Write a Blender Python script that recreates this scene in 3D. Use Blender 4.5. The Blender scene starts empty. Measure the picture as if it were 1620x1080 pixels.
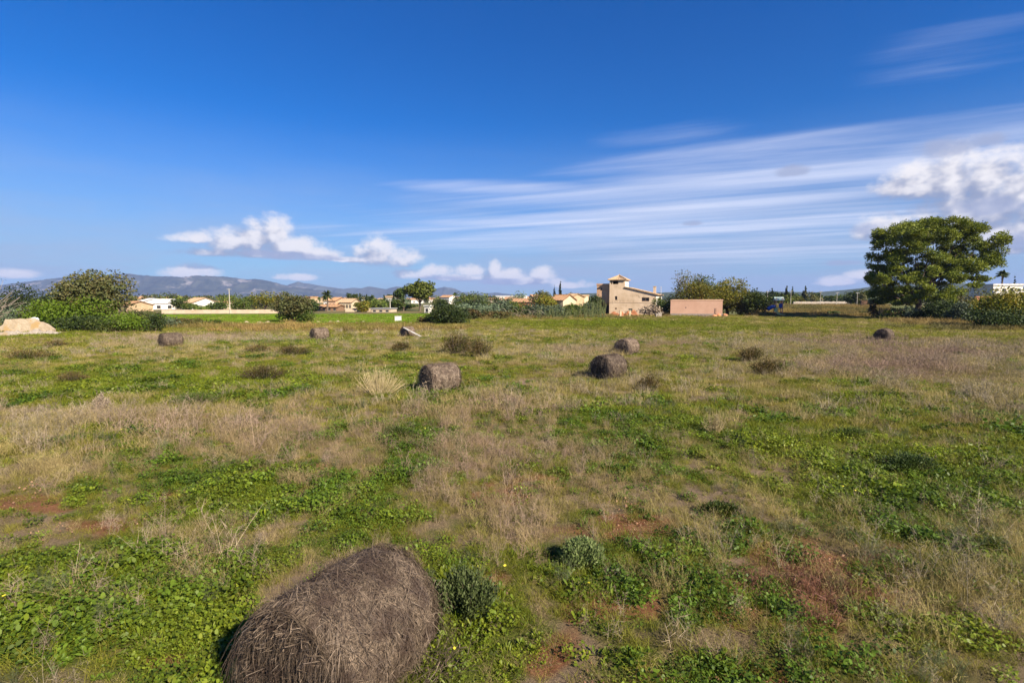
import bpy, math, random
import numpy as np
R = math.radians
sc = bpy.context.scene
COL = sc.collection
rng = np.random.default_rng(11)
random.seed(5)

# ------------------------------------------------------------------ camera
CAM_H = 3.6
PITCH = math.atan((540 - 474) / 810)
CP, SP = math.cos(PITCH), math.sin(PITCH)
cam_d = bpy.data.cameras.new('camera')
cam_d.lens = 18; cam_d.sensor_width = 36; cam_d.clip_end = 60000; cam_d.clip_start = 0.05
cam = bpy.data.objects.new('camera', cam_d); COL.objects.link(cam)
cam.location = (0, 0, CAM_H); cam.rotation_euler = (R(90) - PITCH, 0, 0)
sc.camera = cam

def ray(px, py):
    u = (px - 810) / 810; v = (540 - py) / 810
    return np.array([u, CP + v * SP, v * CP - SP])
def P(px, py, Y):                      # the world point seen at a pixel, Y metres ahead
    d = ray(px, py); t = Y / d[1]
    return np.array([d[0] * t, Y, CAM_H + d[2] * t])
def G(px, py):                         # ground point under a pixel
    d = ray(px, py); t = -CAM_H / d[2]
    return np.array([d[0] * t, d[1] * t, 0.0])
def project(X, Y, Z=0.0):
    dep = Y * CP - (Z - CAM_H) * SP
    dep = np.where(dep < 0.2, 0.2, dep)
    up = (Z - CAM_H) * CP + Y * SP
    return 810 + 810 * X / dep, 540 - 810 * up / dep

SUN_AZ, SUN_EL = 137.0, 34.0
SUN_DIR = np.array([math.sin(R(SUN_AZ)) * math.cos(R(SUN_EL)), math.cos(R(SUN_AZ)) * math.cos(R(SUN_EL)), math.sin(R(SUN_EL))])

# ------------------------------------------------------------------ noise
def _hash(i, j, s):
    h = np.sin(i * 127.1 + j * 311.7 + s * 74.7) * 43758.5453
    return h - np.floor(h)
def vnoise(x, y, s=0):
    xi = np.floor(x); yi = np.floor(y); fx = x - xi; fy = y - yi
    fx = fx * fx * (3 - 2 * fx); fy = fy * fy * (3 - 2 * fy)
    a = _hash(xi, yi, s); b = _hash(xi + 1, yi, s); c = _hash(xi, yi + 1, s); d = _hash(xi + 1, yi + 1, s)
    return (a * (1 - fx) + b * fx) * (1 - fy) + (c * (1 - fx) + d * fx) * fy
def fbm(x, y, s=0, o=4):
    r = 0.0; a = 0.5; t = 0.0
    for k in range(o):
        r = r + a * vnoise(x * 2 ** k, y * 2 ** k, s + k * 7); t += a; a *= 0.5
    return r / t
def sstep(a, b, x):
    t = np.clip((x - a) / (b - a), 0, 1); return t * t * (3 - 2 * t)

def gz(x, y):                          # height of the ground
    x = np.asarray(x, float); y = np.asarray(y, float)
    r = np.hypot(x, y)
    near = 1 - sstep(45, 75, r)
    z = near * ((fbm(x * 0.22, y * 0.22, 3, 3) - 0.5) * 0.22 + (fbm(x * 1.3, y * 1.3, 9, 2) - 0.5) * 0.06)
    az = np.degrees(np.arctan2(x, y))
    bank = sstep(24.5, 28, az) * (1 - sstep(38, 42, az)) * sstep(119, 150, y) * (1 - sstep(230, 420, y))
    z = z + bank * (1.5 + 0.5 * (fbm(x * .05, y * .05, 21, 3) - .5))
    return z
def gz1(x, y): return float(gz(x, y))

# ------------------------------------------------------------------ materials
def new_mat(name):
    m = bpy.data.materials.new(name); m.use_nodes = True
    nt = m.node_tree; nt.nodes.clear()
    out = nt.nodes.new('ShaderNodeOutputMaterial')
    return m, nt, out
def nd(nt, t, **k):
    n = nt.nodes.new(t)
    for a, b in k.items(): setattr(n, a, b)
    return n
def mixc(nt, fac, a, b, blend='MIX'):
    n = nd(nt, 'ShaderNodeMix', data_type='RGBA', blend_type=blend)
    for s, v in ((0, fac), (6, a), (7, b)):
        if hasattr(v, 'is_output'): nt.links.new(v, n.inputs[s])
        else: n.inputs[s].default_value = v if s == 0 else (*v, 1)
    return n.outputs[2]
def noise(nt, scale, detail=3, vec=None, rough=0.55, coord='Object'):
    n = nd(nt, 'ShaderNodeTexNoise'); n.inputs['Scale'].default_value = scale; n.inputs['Detail'].default_value = detail
    n.inputs['Roughness'].default_value = rough
    if vec is None:
        tc = nd(nt, 'ShaderNodeTexCoord'); vec = tc.outputs[coord]
    nt.links.new(vec, n.inputs['Vector'])
    return n.outputs[0]
def ramp(nt, v, a, b):
    n = nd(nt, 'ShaderNodeMapRange'); n.interpolation_type = 'SMOOTHSTEP'
    nt.links.new(v, n.inputs[0]); n.inputs[1].default_value = a; n.inputs[2].default_value = b
    return n.outputs[0]

def leaf_mat(name, c1, c2, transl=0.3, c3=None, tint=False, rough=0.6, nscale=0.9):
    m, nt, out = new_mat(name)
    g = nd(nt, 'ShaderNodeNewGeometry')
    base = mixc(nt, g.outputs['Random Per Island'], c1, c2)
    if c3 is not None:
        if tint:
            a = nd(nt, 'ShaderNodeAttribute', attribute_type='INSTANCER', attribute_name='tint')
            base = mixc(nt, a.outputs['Fac'], base, c3)
        else:
            base = mixc(nt, ramp(nt, noise(nt, nscale, 3), 0.42, 0.66), base, c3)
    oi = nd(nt, 'ShaderNodeObjectInfo')
    hs = nd(nt, 'ShaderNodeHueSaturation')
    mr = nd(nt, 'ShaderNodeMapRange'); nt.links.new(oi.outputs['Random'], mr.inputs[0])
    mr.inputs[3].default_value = 0.6; mr.inputs[4].default_value = 1.35
    nt.links.new(mr.outputs[0], hs.inputs['Value']); nt.links.new(base, hs.inputs['Color'])
    base = hs.outputs['Color']
    d = nd(nt, 'ShaderNodeBsdfPrincipled'); d.inputs['Roughness'].default_value = rough
    d.inputs['Specular IOR Level'].default_value = 0.25
    t = nd(nt, 'ShaderNodeBsdfTranslucent')
    mx = nd(nt, 'ShaderNodeMixShader'); mx.inputs[0].default_value = transl
    nt.links.new(base, d.inputs['Base Color']); nt.links.new(base, t.inputs['Color'])
    nt.links.new(d.outputs[0], mx.inputs[1]); nt.links.new(t.outputs[0], mx.inputs[2]); nt.links.new(mx.outputs[0], out.inputs[0])
    return m
def surf_mat(name, c1, c2, scale=1.5, c3=None, scale3=0.4, lo3=0.55, hi3=0.7, bump=0.3, bscale=12, rough=0.9, island=0.0):
    m, nt, out = new_mat(name)
    base = mixc(nt, ramp(nt, noise(nt, scale, 6, rough=.65), 0.3, 0.7), c1, c2)
    if c3 is not None: base = mixc(nt, ramp(nt, noise(nt, scale3, 5, rough=.7), lo3, hi3), base, c3)
    if island:
        g = nd(nt, 'ShaderNodeNewGeometry'); hs = nd(nt, 'ShaderNodeHueSaturation')
        mr = nd(nt, 'ShaderNodeMapRange'); nt.links.new(g.outputs['Random Per Island'], mr.inputs[0])
        mr.inputs[3].default_value = 1 - island; mr.inputs[4].default_value = 1 + island
        nt.links.new(mr.outputs[0], hs.inputs['Value']); nt.links.new(base, hs.inputs['Color']); base = hs.outputs['Color']
    d = nd(nt, 'ShaderNodeBsdfPrincipled'); d.inputs['Roughness'].default_value = rough
    d.inputs['Specular IOR Level'].default_value = 0.2
    nt.links.new(base, d.inputs['Base Color'])
    if bump:
        b = nd(nt, 'ShaderNodeBump'); b.inputs['Strength'].default_value = bump; b.inputs['Distance'].default_value = 0.05
        nt.links.new(noise(nt, bscale, 6, rough=.7), b.inputs['Height']); nt.links.new(b.outputs[0], d.inputs['Normal'])
    nt.links.new(d.outputs[0], out.inputs[0])
    return m

M = {}
M['bark'] = surf_mat('bark', (.09, .065, .045), (.16, .12, .09), 3, bscale=8, bump=.5)
M['bark_pale'] = surf_mat('pale_bark', (.25, .2, .15), (.36, .3, .24), 3)
M['pine'] = leaf_mat('pine_needles', (.048, .073, .007), (.13, .155, .013), .2, (.185, .2, .018))
M['carob'] = leaf_mat('olive_brown_leaves', (.06, .07, .02), (.10, .105, .032), .25, (.11, .09, .028))
M['bright'] = leaf_mat('bright_green_leaves', (.075, .135, .006), (.16, .215, .014), .38, (.12, .19, .012))
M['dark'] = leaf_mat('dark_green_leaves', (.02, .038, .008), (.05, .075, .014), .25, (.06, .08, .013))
M['mid'] = leaf_mat('green_leaves', (.04, .07, .01), (.09, .125, .018), .3, (.12, .135, .018))
M['yellow'] = leaf_mat('yellowing_leaves', (.085, .11, .01), (.19, .185, .018), .35, (.25, .19, .02))
M['olive'] = leaf_mat('grey_green_leaves', (.07, .1, .05), (.14, .17, .1), .2, (.1, .13, .06))
M['cypress'] = leaf_mat('cypress_leaves', (.01, .022, .008), (.03, .045, .014), .15)
M['palm'] = leaf_mat('palm_leaves', (.045, .075, .015), (.11, .13, .03), .25)
M['brown_shrub'] = leaf_mat('rusty_brown_leaves', (.075, .06, .014), (.15, .095, .03), .2, (.06, .075, .014))
M['twig'] = leaf_mat('dry_twigs', (.2, .15, .1), (.36, .28, .2), .05)
M['straw_stalk'] = leaf_mat('pale_dry_stems', (.36, .28, .13), (.52, .41, .22), .2)
M['herb'] = leaf_mat('herb_leaves', (.08, .115, .03), (.17, .2, .075), .3, (.12, .15, .04))
M['cane'] = leaf_mat('cane_leaves', (.14, .17, .05), (.26, .26, .1), .3, (.1, .14, .04))

# ------------------------------------------------------------------ mesh helpers
class MB:
    def __init__(s): s.v = []; s.f = []; s.mi = []; s.n = 0
    def add(s, v, f, mi=0):
        v = np.asarray(v, float).reshape(-1, 3); f = np.asarray(f, int)
        s.v.append(v); s.f.append(f + s.n); s.mi.append(np.full(len(f), mi)); s.n += len(v)
    def box(s, x0, x1, y0, y1, z0, z1, mi=0):
        v = [(x, y, z) for z in (z0, z1) for y in (y0, y1) for x in (x0, x1)]
        s.add(v, [(0, 2, 3, 1), (4, 5, 7, 6), (0, 1, 5, 4), (2, 6, 7, 3), (0, 4, 6, 2), (1, 3, 7, 5)], mi)
    def tube(s, path, rad, n=6, mi=0):
        path = np.asarray(path, float); k = len(path); rad = np.broadcast_to(np.asarray(rad, float), (k,))
        tan = np.gradient(path, axis=0); tan /= np.linalg.norm(tan, axis=1)[:, None] + 1e-9
        ref = np.array([0, 0, 1.0]) if abs(tan[:, 2]).mean() < .8 else np.array([1.0, 0, 0])
        a = np.cross(tan, ref); a /= np.linalg.norm(a, axis=1)[:, None] + 1e-9
        b = np.cross(tan, a)
        th = np.linspace(0, 2 * math.pi, n, endpoint=False)
        v = path[:, None] + rad[:, None, None] * (np.cos(th)[None, :, None] * a[:, None] + np.sin(th)[None, :, None] * b[:, None])
        f = []
        for i in range(k - 1):
            for j in range(n): f.append((i * n + j, i * n + (j + 1) % n, (i + 1) * n + (j + 1) % n, (i + 1) * n + j))
        s.add(v, f, mi)
    def build(s, name, mats, parent=None, loc=(0, 0, 0), rotz=0, smooth=False, link=True):
        me = bpy.data.meshes.new(name)
        if s.v:
            V = np.concatenate(s.v)
            loops = []; starts = []; tot = []; c = 0; mi = []
            for f, m in zip(s.f, s.mi):
                k = f.shape[1]; loops.append(f.ravel()); starts.append(c + np.arange(len(f)) * k); tot.append(np.full(len(f), k)); c += f.size; mi.append(m)
            L = np.concatenate(loops)
            me.vertices.add(len(V)); me.vertices.foreach_set('co', V.ravel())
            me.loops.add(len(L)); me.loops.foreach_set('vertex_index', L.astype(np.int32))
            st = np.concatenate(starts); me.polygons.add(len(st)); me.polygons.foreach_set('loop_start', st.astype(np.int32))
            me.polygons.foreach_set('material_index', np.concatenate(mi).astype(np.int32))
            me.polygons.foreach_set('use_smooth', np.full(len(st), bool(smooth)))
            me.update(calc_edges=True)
        for m in (mats if isinstance(mats, (list, tuple)) else [mats]): me.materials.append(m)
        o = bpy.data.objects.new(name, me)
        if link: COL.objects.link(o)
        if parent: o.parent = parent
        o.location = loc; o.rotation_euler = (0, 0, rotz)
        return o

def tag(o, label, cat, group=None, kind=None):
    o['label'] = label; o['category'] = cat
    if group: o['group'] = group
    if kind: o['kind'] = kind
    return o
def struct(o, label=None, cat=None):
    o['kind'] = 'structure'
    if label: o['label'] = label; o['category'] = cat
    return o
def empty(name, loc, rotz, label, cat, group=None):
    o = bpy.data.objects.new(name, None); COL.objects.link(o); o.empty_display_size = .2
    o.location = loc; o.rotation_euler = (0, 0, rotz)
    return tag(o, label, cat, group)
def copy_thing(src, loc, rotz, label, scale=None):
    c = src.copy(); COL.objects.link(c); c.location = loc; c.rotation_euler = (0, 0, rotz); c['label'] = label
    if scale: c.scale = scale
    for ch in list(src.children):
        d = ch.copy(); COL.objects.link(d); d.parent = c
        for g in list(ch.children):
            e = g.copy(); COL.objects.link(e); e.parent = d
    return c

def unit(v): return v / (np.linalg.norm(v, axis=-1, keepdims=True) + 1e-9)
def leaves(mb, c, out, size, r, aspect=.5,  outb=.6, up=.4, mi=0, along=False):
    """one rhomb leaf per centre C; OUT is the outward direction there"""
    n = len(c)
    nr = unit(out * outb + r.normal(size=(n, 3)) * .7 + np.array([0, 0, up]))
    t = unit(np.cross(nr, r.normal(size=(n, 3))))
    if along: t = unit(out + r.normal(size=(n, 3)) * .45 + np.array([0, 0, .35])); nr = unit(np.cross(t, r.normal(size=(n, 3))))
    b = np.cross(nr, t)
    s = (size * r.uniform(.6, 1.35, n))[:, None]
    v = np.stack([c - t * s * .5, c + b * s * aspect * .5, c + t * s * .5, c - b * s * aspect * .5], 1)
    mb.add(v, np.arange(4 * n).reshape(n, 4), mi)
def crown(mb, blobs, n, size, r, aspect=.5, shell=.55, mi=0, along=False, up=.4, k=1.5):
    """leaves through a union of ellipsoids (cx,cy,cz,rx,ry,rz)"""
    n = int(n * 1.35); size = size * k; aspect = min(.8, aspect * 1.25)
    B = np.asarray(blobs, float); w = (B[:, 3] * B[:, 4] * B[:, 5]) ** (2 / 3); w /= w.sum()
    k = r.choice(len(B), n, p=w)
    d = unit(r.normal(size=(n, 3)))
    rad = shell + (1.08 - shell) * r.random(n) ** .7
    rad *= 1 + .22 * (np.sin(d[:, 0] * 6 + k * 1.7) * np.sin(d[:, 2] * 7 + k) )
    c = B[k, :3] + d * B[k, 3:] * rad[:, None]
    c = c[c[:, 2] > 0.02] if True else c
    kk = len(c); d = d[:kk]
    leaves(mb, c, d, size, r, aspect, mi=mi, along=along, up=up)
def blobs_for(W, H, z0, r, n=14, small=.3, taper=0.0):
    """uneven ellipsoid crown W wide, H tall, starting at z0"""
    out = []
    for i in range(n):
        d = unit(r.normal(size=3)); q = r.uniform(.45, .8)
        zc = .5 + d[2] * .5 * q
        wz = 1 - taper * max(0, zc - .3)
        s = r.uniform(.7, 1.2) * small
        out.append((d[0] * W * .5 * q * wz, d[1] * W * .5 * q * wz, z0 + H * zc, W * s * wz, W * s * wz, H * s * r.uniform(.8, 1.1)))
    return out
def limbs(mb, ends, base, r0, r, mi=0):
    for e in ends:
        e = np.asarray(e, float); m = base + (e - base) * .5 + r.normal(size=3) * .06 * np.linalg.norm(e - base)
        m[2] = base[2] + (e[2] - base[2]) * .4
        mb.tube([base, m, e], [r0, r0 * .65, r0 * .2], 5, mi)

def spot(px, base_py):                 # ground position for something whose foot is seen at that pixel
    g = G(px, base_py); g[2] = gz1(g[0], g[1]); return g
def size_at(Y, dpx): return dpx * Y / 810

TREE_N = [0]
def tree(name, label, cat, px, base_py, top_py, wpx, mat, n=2600, nb=14, trunk_h=.2, leaf=None, Y=None, group=None, taper=0, bark='bark', small=.3, aspect=.55, shell=.5, depth=1.0, xs=None):
    TREE_N[0] += 1; r = np.random.default_rng(100 + TREE_N[0])
    if Y is None: g = spot(px, base_py); Y = g[1]
    else:
        g = P(px, 474, Y); g[2] = gz1(g[0], g[1])
    top = P(px, top_py, Y)[2]; H = top - g[2]; W = size_at(Y, wpx)
    leaf = leaf or max(.1, Y * .0021)
    e = empty(name, g, 0, label, cat, group)
    zc = H * trunk_h
    bl = blobs_for(W * .98, (H - zc) * .96, zc + .02 * H, r, nb, small, taper)
    m = MB(); crown(m, bl, n, leaf, r, aspect, shell)
    m.build('crown', M[mat], e)
    t = MB(); rt = max(.06, W * .035)
    t.tube([(0, 0, -.1), (W * .02, 0, H * trunk_h * .6), (-W * .01, 0, H * max(trunk_h, .35))], [rt * 1.3, rt, rt * .7], 7)
    limbs(t, [b[:3] for b in bl[:8]], np.array([0, 0, H * max(trunk_h * .8, .15)]), rt * .6, r)
    t.build('trunk', M[bark], e)
    return e
def bush(name, label, px, base_py, top_py, wpx, mat, n=1500, nb=10, Y=None, leaf=None, group=None, cat='bush', small=.34, aspect=.55, stems=True, depth=.8):
    TREE_N[0] += 1; r = np.random.default_rng(300 + TREE_N[0])
    if Y is None: g = spot(px, base_py); Y = g[1]
    else:
        g = P(px, 474, Y); g[2] = gz1(g[0], g[1])
    H = P(px, top_py, Y)[2] - g[2]; W = size_at(Y, wpx); leaf = leaf or max(.05, Y * .0021)
    e = empty(name, g, 0, label, cat, group)
    bl = [(b[0], b[1] * depth, b[2], b[3], b[4], b[5]) for b in blobs_for(W * .98, H * 1.02, -.06 * H, r, nb, small)]
    m = MB(); crown(m, bl, n, leaf, r, aspect, .45); m.build('foliage', M[mat], e)
    t = MB(); limbs(t, [(b[0] * .9, b[1] * .9, max(.05, b[2])) for b in bl[:8]], np.array([0, 0, -.05]), max(.015, W * .012), r); t.build('stem', M['bark'], e)
    return e
def cypress(label, px, top_py, wpx, Y, group='cypresses on the horizon', n=500):
    TREE_N[0] += 1; r = np.random.default_rng(500 + TREE_N[0])
    g = P(px, 474, Y); g[2] = gz1(g[0], g[1]); H = P(px, top_py, Y)[2] - g[2]; W = size_at(Y, wpx)
    e = empty('cypress', g, 0, label, 'cypress', group)
    bl = []
    for i in range(9):
        f = i / 8; w = W * .5 * (1 - .8 * f ** 1.5) * r.uniform(.8, 1.1)
        bl.append((r.normal() * W * .06, r.normal() * W * .06, H * (.08 + .84 * f), w, w, H * .1))
    m = MB(); crown(m, bl, n, max(.3, Y * .0022), r, .45, .5, along=True); m.build('crown', M['cypress'], e)
    t = MB(); t.tube([(0, 0, -.1), (0, 0, H * .5)], [W * .07, W * .04], 6); t.build('trunk', M['bark'], e)
    return e
def palm(label, px, top_py, crown_wpx, Y, fan=False, group=None, crown_py=None):
    TREE_N[0] += 1; r = np.random.default_rng(700 + TREE_N[0])
    g = P(px, 474, Y); g[2] = gz1(g[0], g[1]); H = P(px, top_py, Y)[2] - g[2]; W = size_at(Y, crown_wpx)
    e = empty('palm_tree', g, 0, label, 'palm', group)
    hz = H - W * .42
    t = MB(); t.tube([(0, 0, -.1), (.05 * W, 0, hz * .5), (0, 0, hz)], [W * .07, W * .05, W * .055], 8)
    for k in range(14): # old frond bases
        a = k * 2.4; z = hz * (.75 + .25 * k / 14); t.tube([(0, 0, z), (math.cos(a) * W * .09, math.sin(a) * W * .09, z + W * .05)], [W * .03, W * .01], 4)
    t.build('trunk', M['bark'], e)
    m = MB()
    for k in range(46 if not fan else 60):
        a = r.uniform(0, 2 * math.pi); el = r.uniform(-.55, 1.35); Lr = W * .5 * r.uniform(.85, 1.1)
        d = np.array([math.cos(a) * math.cos(el), math.sin(a) * math.cos(el), math.sin(el)])
        s = np.linspace(0, 1, 7)[:, None]
        path = np.array([0, 0, hz]) + d * Lr * s + np.array([0, 0, -1]) * Lr * .38 * s ** 2
        side = unit(np.cross(d, [0, 0, 1.0]))
        wd = Lr * (.13 if not fan else .2) * np.sin(np.clip(s * 3.0 + .15, 0, math.pi))
        dn = np.array([0, 0, -1.0]) * wd * .7
        m.add(np.stack([path, path + side * wd + dn], 1), [(2 * i, 2 * i + 1, 2 * i + 3, 2 * i + 2) for i in range(6)])
        m.add(np.stack([path, path - side * wd + dn], 1), [(2 * i, 2 * i + 2, 2 * i + 3, 2 * i + 1) for i in range(6)])
    m.build('crown', M['palm'], e)
    return e

# ------------------------------------------------------------------ field layout (what grows where)
GREEN = [ # px, py, rx, ry, weight   (lush short grass and leafy weeds)
 (260, 605, 270, 26, 1.0), (120, 625, 110, 14, .8), (480, 600, 70, 20, .5), (970, 512, 140, 5, 1.2), (1480, 770, 220, 60, 1.1), (1250, 690, 190, 30, .75), (1130, 770, 80, 30, .5),
 (180, 975, 260, 110, 1.1), (350, 790, 260, 45, .75), (480, 745, 90, 22, .8), (740, 1000, 130, 90, 1.1), (640, 700, 50, 28, .6), (695, 620, 110, 25, .7), (900, 900, 190, 60, .7),
 (1010, 660, 110, 22, .6), (1340, 640, 120, 22, .45), (1600, 680, 60, 40, .6), (1060, 690, 90, 25, .7), (1250, 1030, 90, 40, .5), (560, 850, 150, 45, .6), (1030, 960, 120, 50, .5),
 (420, 540, 150, 8, .5), (1100, 520, 200, 8, .4), (60, 530, 90, 6, .6), (930, 820, 120, 30, .4), (60, 880, 90, 40, .6), (1050, 1050, 140, 40, .5), (1480, 1040, 140, 60, .4)]
DRY = [(130, 670, 230, 32, 1.0), (380, 690, 230, 30, 1.1), (700, 720, 260, 32, .6), (1450, 570, 230, 32, 1.0), (1250, 640, 200, 26, .7), (780, 640, 220, 28, .6), (1000, 615, 160, 22, .6), (60, 720, 130, 30, .9),
 (1230, 560, 180, 18, .6), (880, 560, 160, 16, .5), (560, 600, 80, 24, .5), (270, 540, 170, 10, .5), (1540, 900, 110, 110, .9), (1330, 830, 160, 45, .6), (380, 880, 60, 60, .5), (820, 830, 60, 40, .5),
 (20, 900, 50, 70, .6), (300, 840, 90, 30, .4), (1150, 860, 90, 30, .6), (1600, 640, 60, 40, .6)]
SOIL = [(830, 772, 70, 22, .8), (980, 838, 100, 22, 1.1), (1290, 890, 130, 40, 1.0), (1330, 960, 120, 50, .85), (500, 735, 60, 14, .7), (60, 785, 90, 18, .6), (180, 820, 90, 16, .8), (230, 1062, 60, 20, .7), (650, 852, 30, 16, .6),
 (850, 752, 40, 10, .7), (960, 960, 70, 34, .9), (900, 1030, 60, 40, .8), (780, 925, 40, 20, .8), (1150, 960, 80, 40, .8), (1180, 1050, 90, 40, .8), (1050, 1060, 60, 30, .5), (280, 785, 60, 12, .5), (640, 607, 40, 10, .4), (140, 700, 70, 10, .6), (300, 665, 60, 8, .5), (330, 910, 40, 12, .4)]
REDW = [(1290, 950, 130, 50, 1.0), (1260, 910, 60, 20, .6)]
def _ell(L, px, py):
    a = np.zeros_like(px)
    for x, y, rx, ry, w in L:
        q = ((px - x) / rx) ** 2 + ((py - y) / ry) ** 2
        a = np.maximum(a, w * np.exp(-q * .9))
    return a
def masks(X, Y):
    r = np.hypot(X, Y)
    wx = X + (fbm(X * .5, Y * .5, 40, 3) - .5) * (.8 + r * .05); wy = Y + (fbm(X * .5, Y * .5, 50, 3) - .5) * (.8 + r * .05)
    px, py = project(wx, wy)
    inb = (Y > 1).astype(float)
    n1 = fbm(X * .45, Y * .45, 60, 4); n2 = fbm(X * 1.2, Y * 1.2, 70, 4); n5 = fbm(X * 3.2, Y * 3.2, 88, 2); n3 = fbm(X * .12, Y * .12, 80, 3); n4 = fbm(X * 2.2, Y * 2.2, 85, 2)
    g = _ell(GREEN, px, py) * inb + .1 + (n1 - .5) * 1.2 + (n2 - .5) * 1.3 + (n5 - .5) * .8
    d = _ell(DRY, px, py) * inb * 1.1 + .2 + (n3 - .5) * .8 + (n2 - .5) * -.9 + (n4 - .5) * .9 + (n5 - .5) * -.5
    s = _ell(SOIL, px, py) * inb * .97 + (n2 - .5) * .7 + (n1 - .5) * -.5 + (n4 - .5) * .5 - .05
    return np.clip(g, 0, 1.2), np.clip(d, 0, 1.3), np.clip(s, 0, 1.2), _ell(REDW, px, py) * inb

# ------------------------------------------------------------------ ground
az = np.concatenate([np.linspace(-62, 62, 620), np.linspace(62, 298, 60)[1:-1]]); az = np.radians(az)
rr = np.concatenate([[.6], 1.5 * 1.0125 ** np.arange(0, 375), 1.5 * 1.0125 ** 374 * 1.1 ** np.arange(1, 47)])
RA, AA = np.meshgrid(rr, az, indexing='ij')
gx, gy = RA * np.sin(AA), RA * np.cos(AA); gzv = gz(gx, gy)
n_r, n_a = gx.shape
I = np.arange(n_r * n_a).reshape(n_r, n_a); J = np.roll(I, -1, 1)
mb = MB(); mb.add(np.stack([gx, gy, gzv], -1), np.stack([I[:-1], I[1:], J[1:], J[:-1]], -1).reshape(-1, 4))
mb.add(np.zeros((0, 3)), np.zeros((0, 4), int))
def ground_mat():
    m, nt, out = new_mat('field_soil')
    def att(n):
        a = nd(nt, 'ShaderNodeAttribute', attribute_name=n); return a.outputs['Fac']
    soil = mixc(nt, ramp(nt, noise(nt, 3, 6, rough=.7), .3, .7), (.13, .052, .023), (.22, .105, .05))
    soil = mixc(nt, ramp(nt, noise(nt, 60, 4, rough=.75), .54, .66), soil, (.27, .145, .075))
    litter = mixc(nt, ramp(nt, noise(nt, 40, 6, rough=.8), .38, .62), (.06, .045, .022), (.24, .175, .085))  # dry litter, its dark tone deepened for the shaded gaps
    litter = mixc(nt, ramp(nt, noise(nt, .35, 4), .35, .65), litter, (.2, .14, .09))
    gap_soil = mixc(nt, ramp(nt, noise(nt, 30, 6, rough=.8), .38, .62), (.05, .06, .012), (.1, .115, .018))  # dark damp soil under green plants, shade between leaves put into its colour
    c = mixc(nt, ramp(nt, att('green'), .0, .5), litter, gap_soil)
    c = mixc(nt, ramp(nt, att('soil'), .3, .55), c, soil)
    c = mixc(nt, att('far'), c, mixc(nt, ramp(nt, noise(nt, .03, 5), .35, .65), (.16, .12, .05), (.09, .1, .03)))
    c = mixc(nt, att('town'), c, (.12, .12, .05))
    d = nd(nt, 'ShaderNodeBsdfPrincipled'); d.inputs['Roughness'].default_value = .95; d.inputs['Specular IOR Level'].default_value = .1
    b = nd(nt, 'ShaderNodeBump'); b.inputs['Strength'].default_value = .9; b.inputs['Distance'].default_value = .05
    nt.links.new(noise(nt, 16, 9, rough=.8), b.inputs['Height']); nt.links.new(b.outputs[0], d.inputs['Normal'])
    nt.links.new(c, d.inputs['Base Color']); nt.links.new(d.outputs[0], out.inputs[0])
    return m
ground = mb.build('ground', ground_mat(), smooth=True)
g_, d_, s_, _w = masks(gx.ravel(), gy.ravel())
rav = RA.ravel()
for nme, val in (('green', g_), ('soil', s_ * (1 - sstep(30, 60, rav) * .6)), ('far', sstep(112, 124, gy.ravel())), ('town', sstep(300, 500, rav))):
    a = ground.data.attributes.new(nme, 'FLOAT', 'POINT'); a.data.foreach_set('value', val.astype(np.float32))
struct(ground, 'weedy fallow field of dry grass and red earth', 'ground')

# ------------------------------------------------------------------ plant prototypes (kept out of the scene, scattered below)
def ribbons(mb, n, rad, h0, h1, w, r, lean=.35, curve=.5, seg=3, mi=0, cluster=None, origin=None):
    a = r.uniform(0, 2 * math.pi, n); rr_ = rad * np.sqrt(r.random(n)); b = np.stack([np.cos(a) * rr_, np.sin(a) * rr_, np.zeros(n)], 1)
    if origin is not None: b = origin
    th = r.uniform(0, 2 * math.pi, n); d = np.stack([np.cos(th), np.sin(th), np.zeros(n)], 1)
    if origin is None: d = unit(d + b / (rad + 1e-6) * .8 * np.array([1, 1, 0]))
    h = r.uniform(h0, h1, n); ln = np.abs(r.normal(size=n)) * lean; cv = r.uniform(0, 1, n) * curve
    t = np.linspace(0, 1, seg + 1)
    pos = b[:, None] + d[:, None] * (h[:, None] * (ln[:, None] * t + cv[:, None] * t ** 2))[..., None]
    pos[:, :, 2] += h[:, None] * (t - .35 * cv[:, None] * t ** 2) - .02
    ph = r.uniform(0, math.pi, n); s = np.stack([np.cos(ph), np.sin(ph), np.zeros(n)], 1)
    wd = w * r.uniform(.7, 1.3, n)[:, None] * (1 - .75 * t)[None]
    v = np.stack([pos + s[:, None] * wd[..., None] * .5, pos - s[:, None] * wd[..., None] * .5], 2).reshape(n, -1, 3)
    k = 2 * (seg + 1); base = (np.arange(n) * k)[:, None]
    f = np.concatenate([base + np.array([2 * i, 2 * i + 1, 2 * i + 3, 2 * i + 2]) for i in range(seg)], 1).reshape(-1, 4)
    mb.add(v, f, mi)
    return pos
def sprigs(mb, pos, per, L, w, r, mi=0):
    """fine side twigs along stalks POS (n, seg+1, 3)"""
    n, k, _ = pos.shape; i = r.integers(0, n, n * per); j = r.integers(1, k, n * per); f = r.random(n * per)[:, None]
    o = pos[i, j - 1] * (1 - f) + pos[i, j] * f
    d = unit(r.normal(size=(n * per, 3)) * np.array([1, 1, .5]) + np.array([0, 0, .8]))
    l = (L * r.uniform(.4, 1.2, n * per))[:, None]; s = unit(np.cross(d, r.normal(size=(n * per, 3)))) * w * .5
    v = np.stack([o - s, o + s, o + d * l + s * .5, o + d * l - s * .5], 1)
    mb.add(v, np.arange(4 * n * per).reshape(-1, 4), mi)
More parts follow.
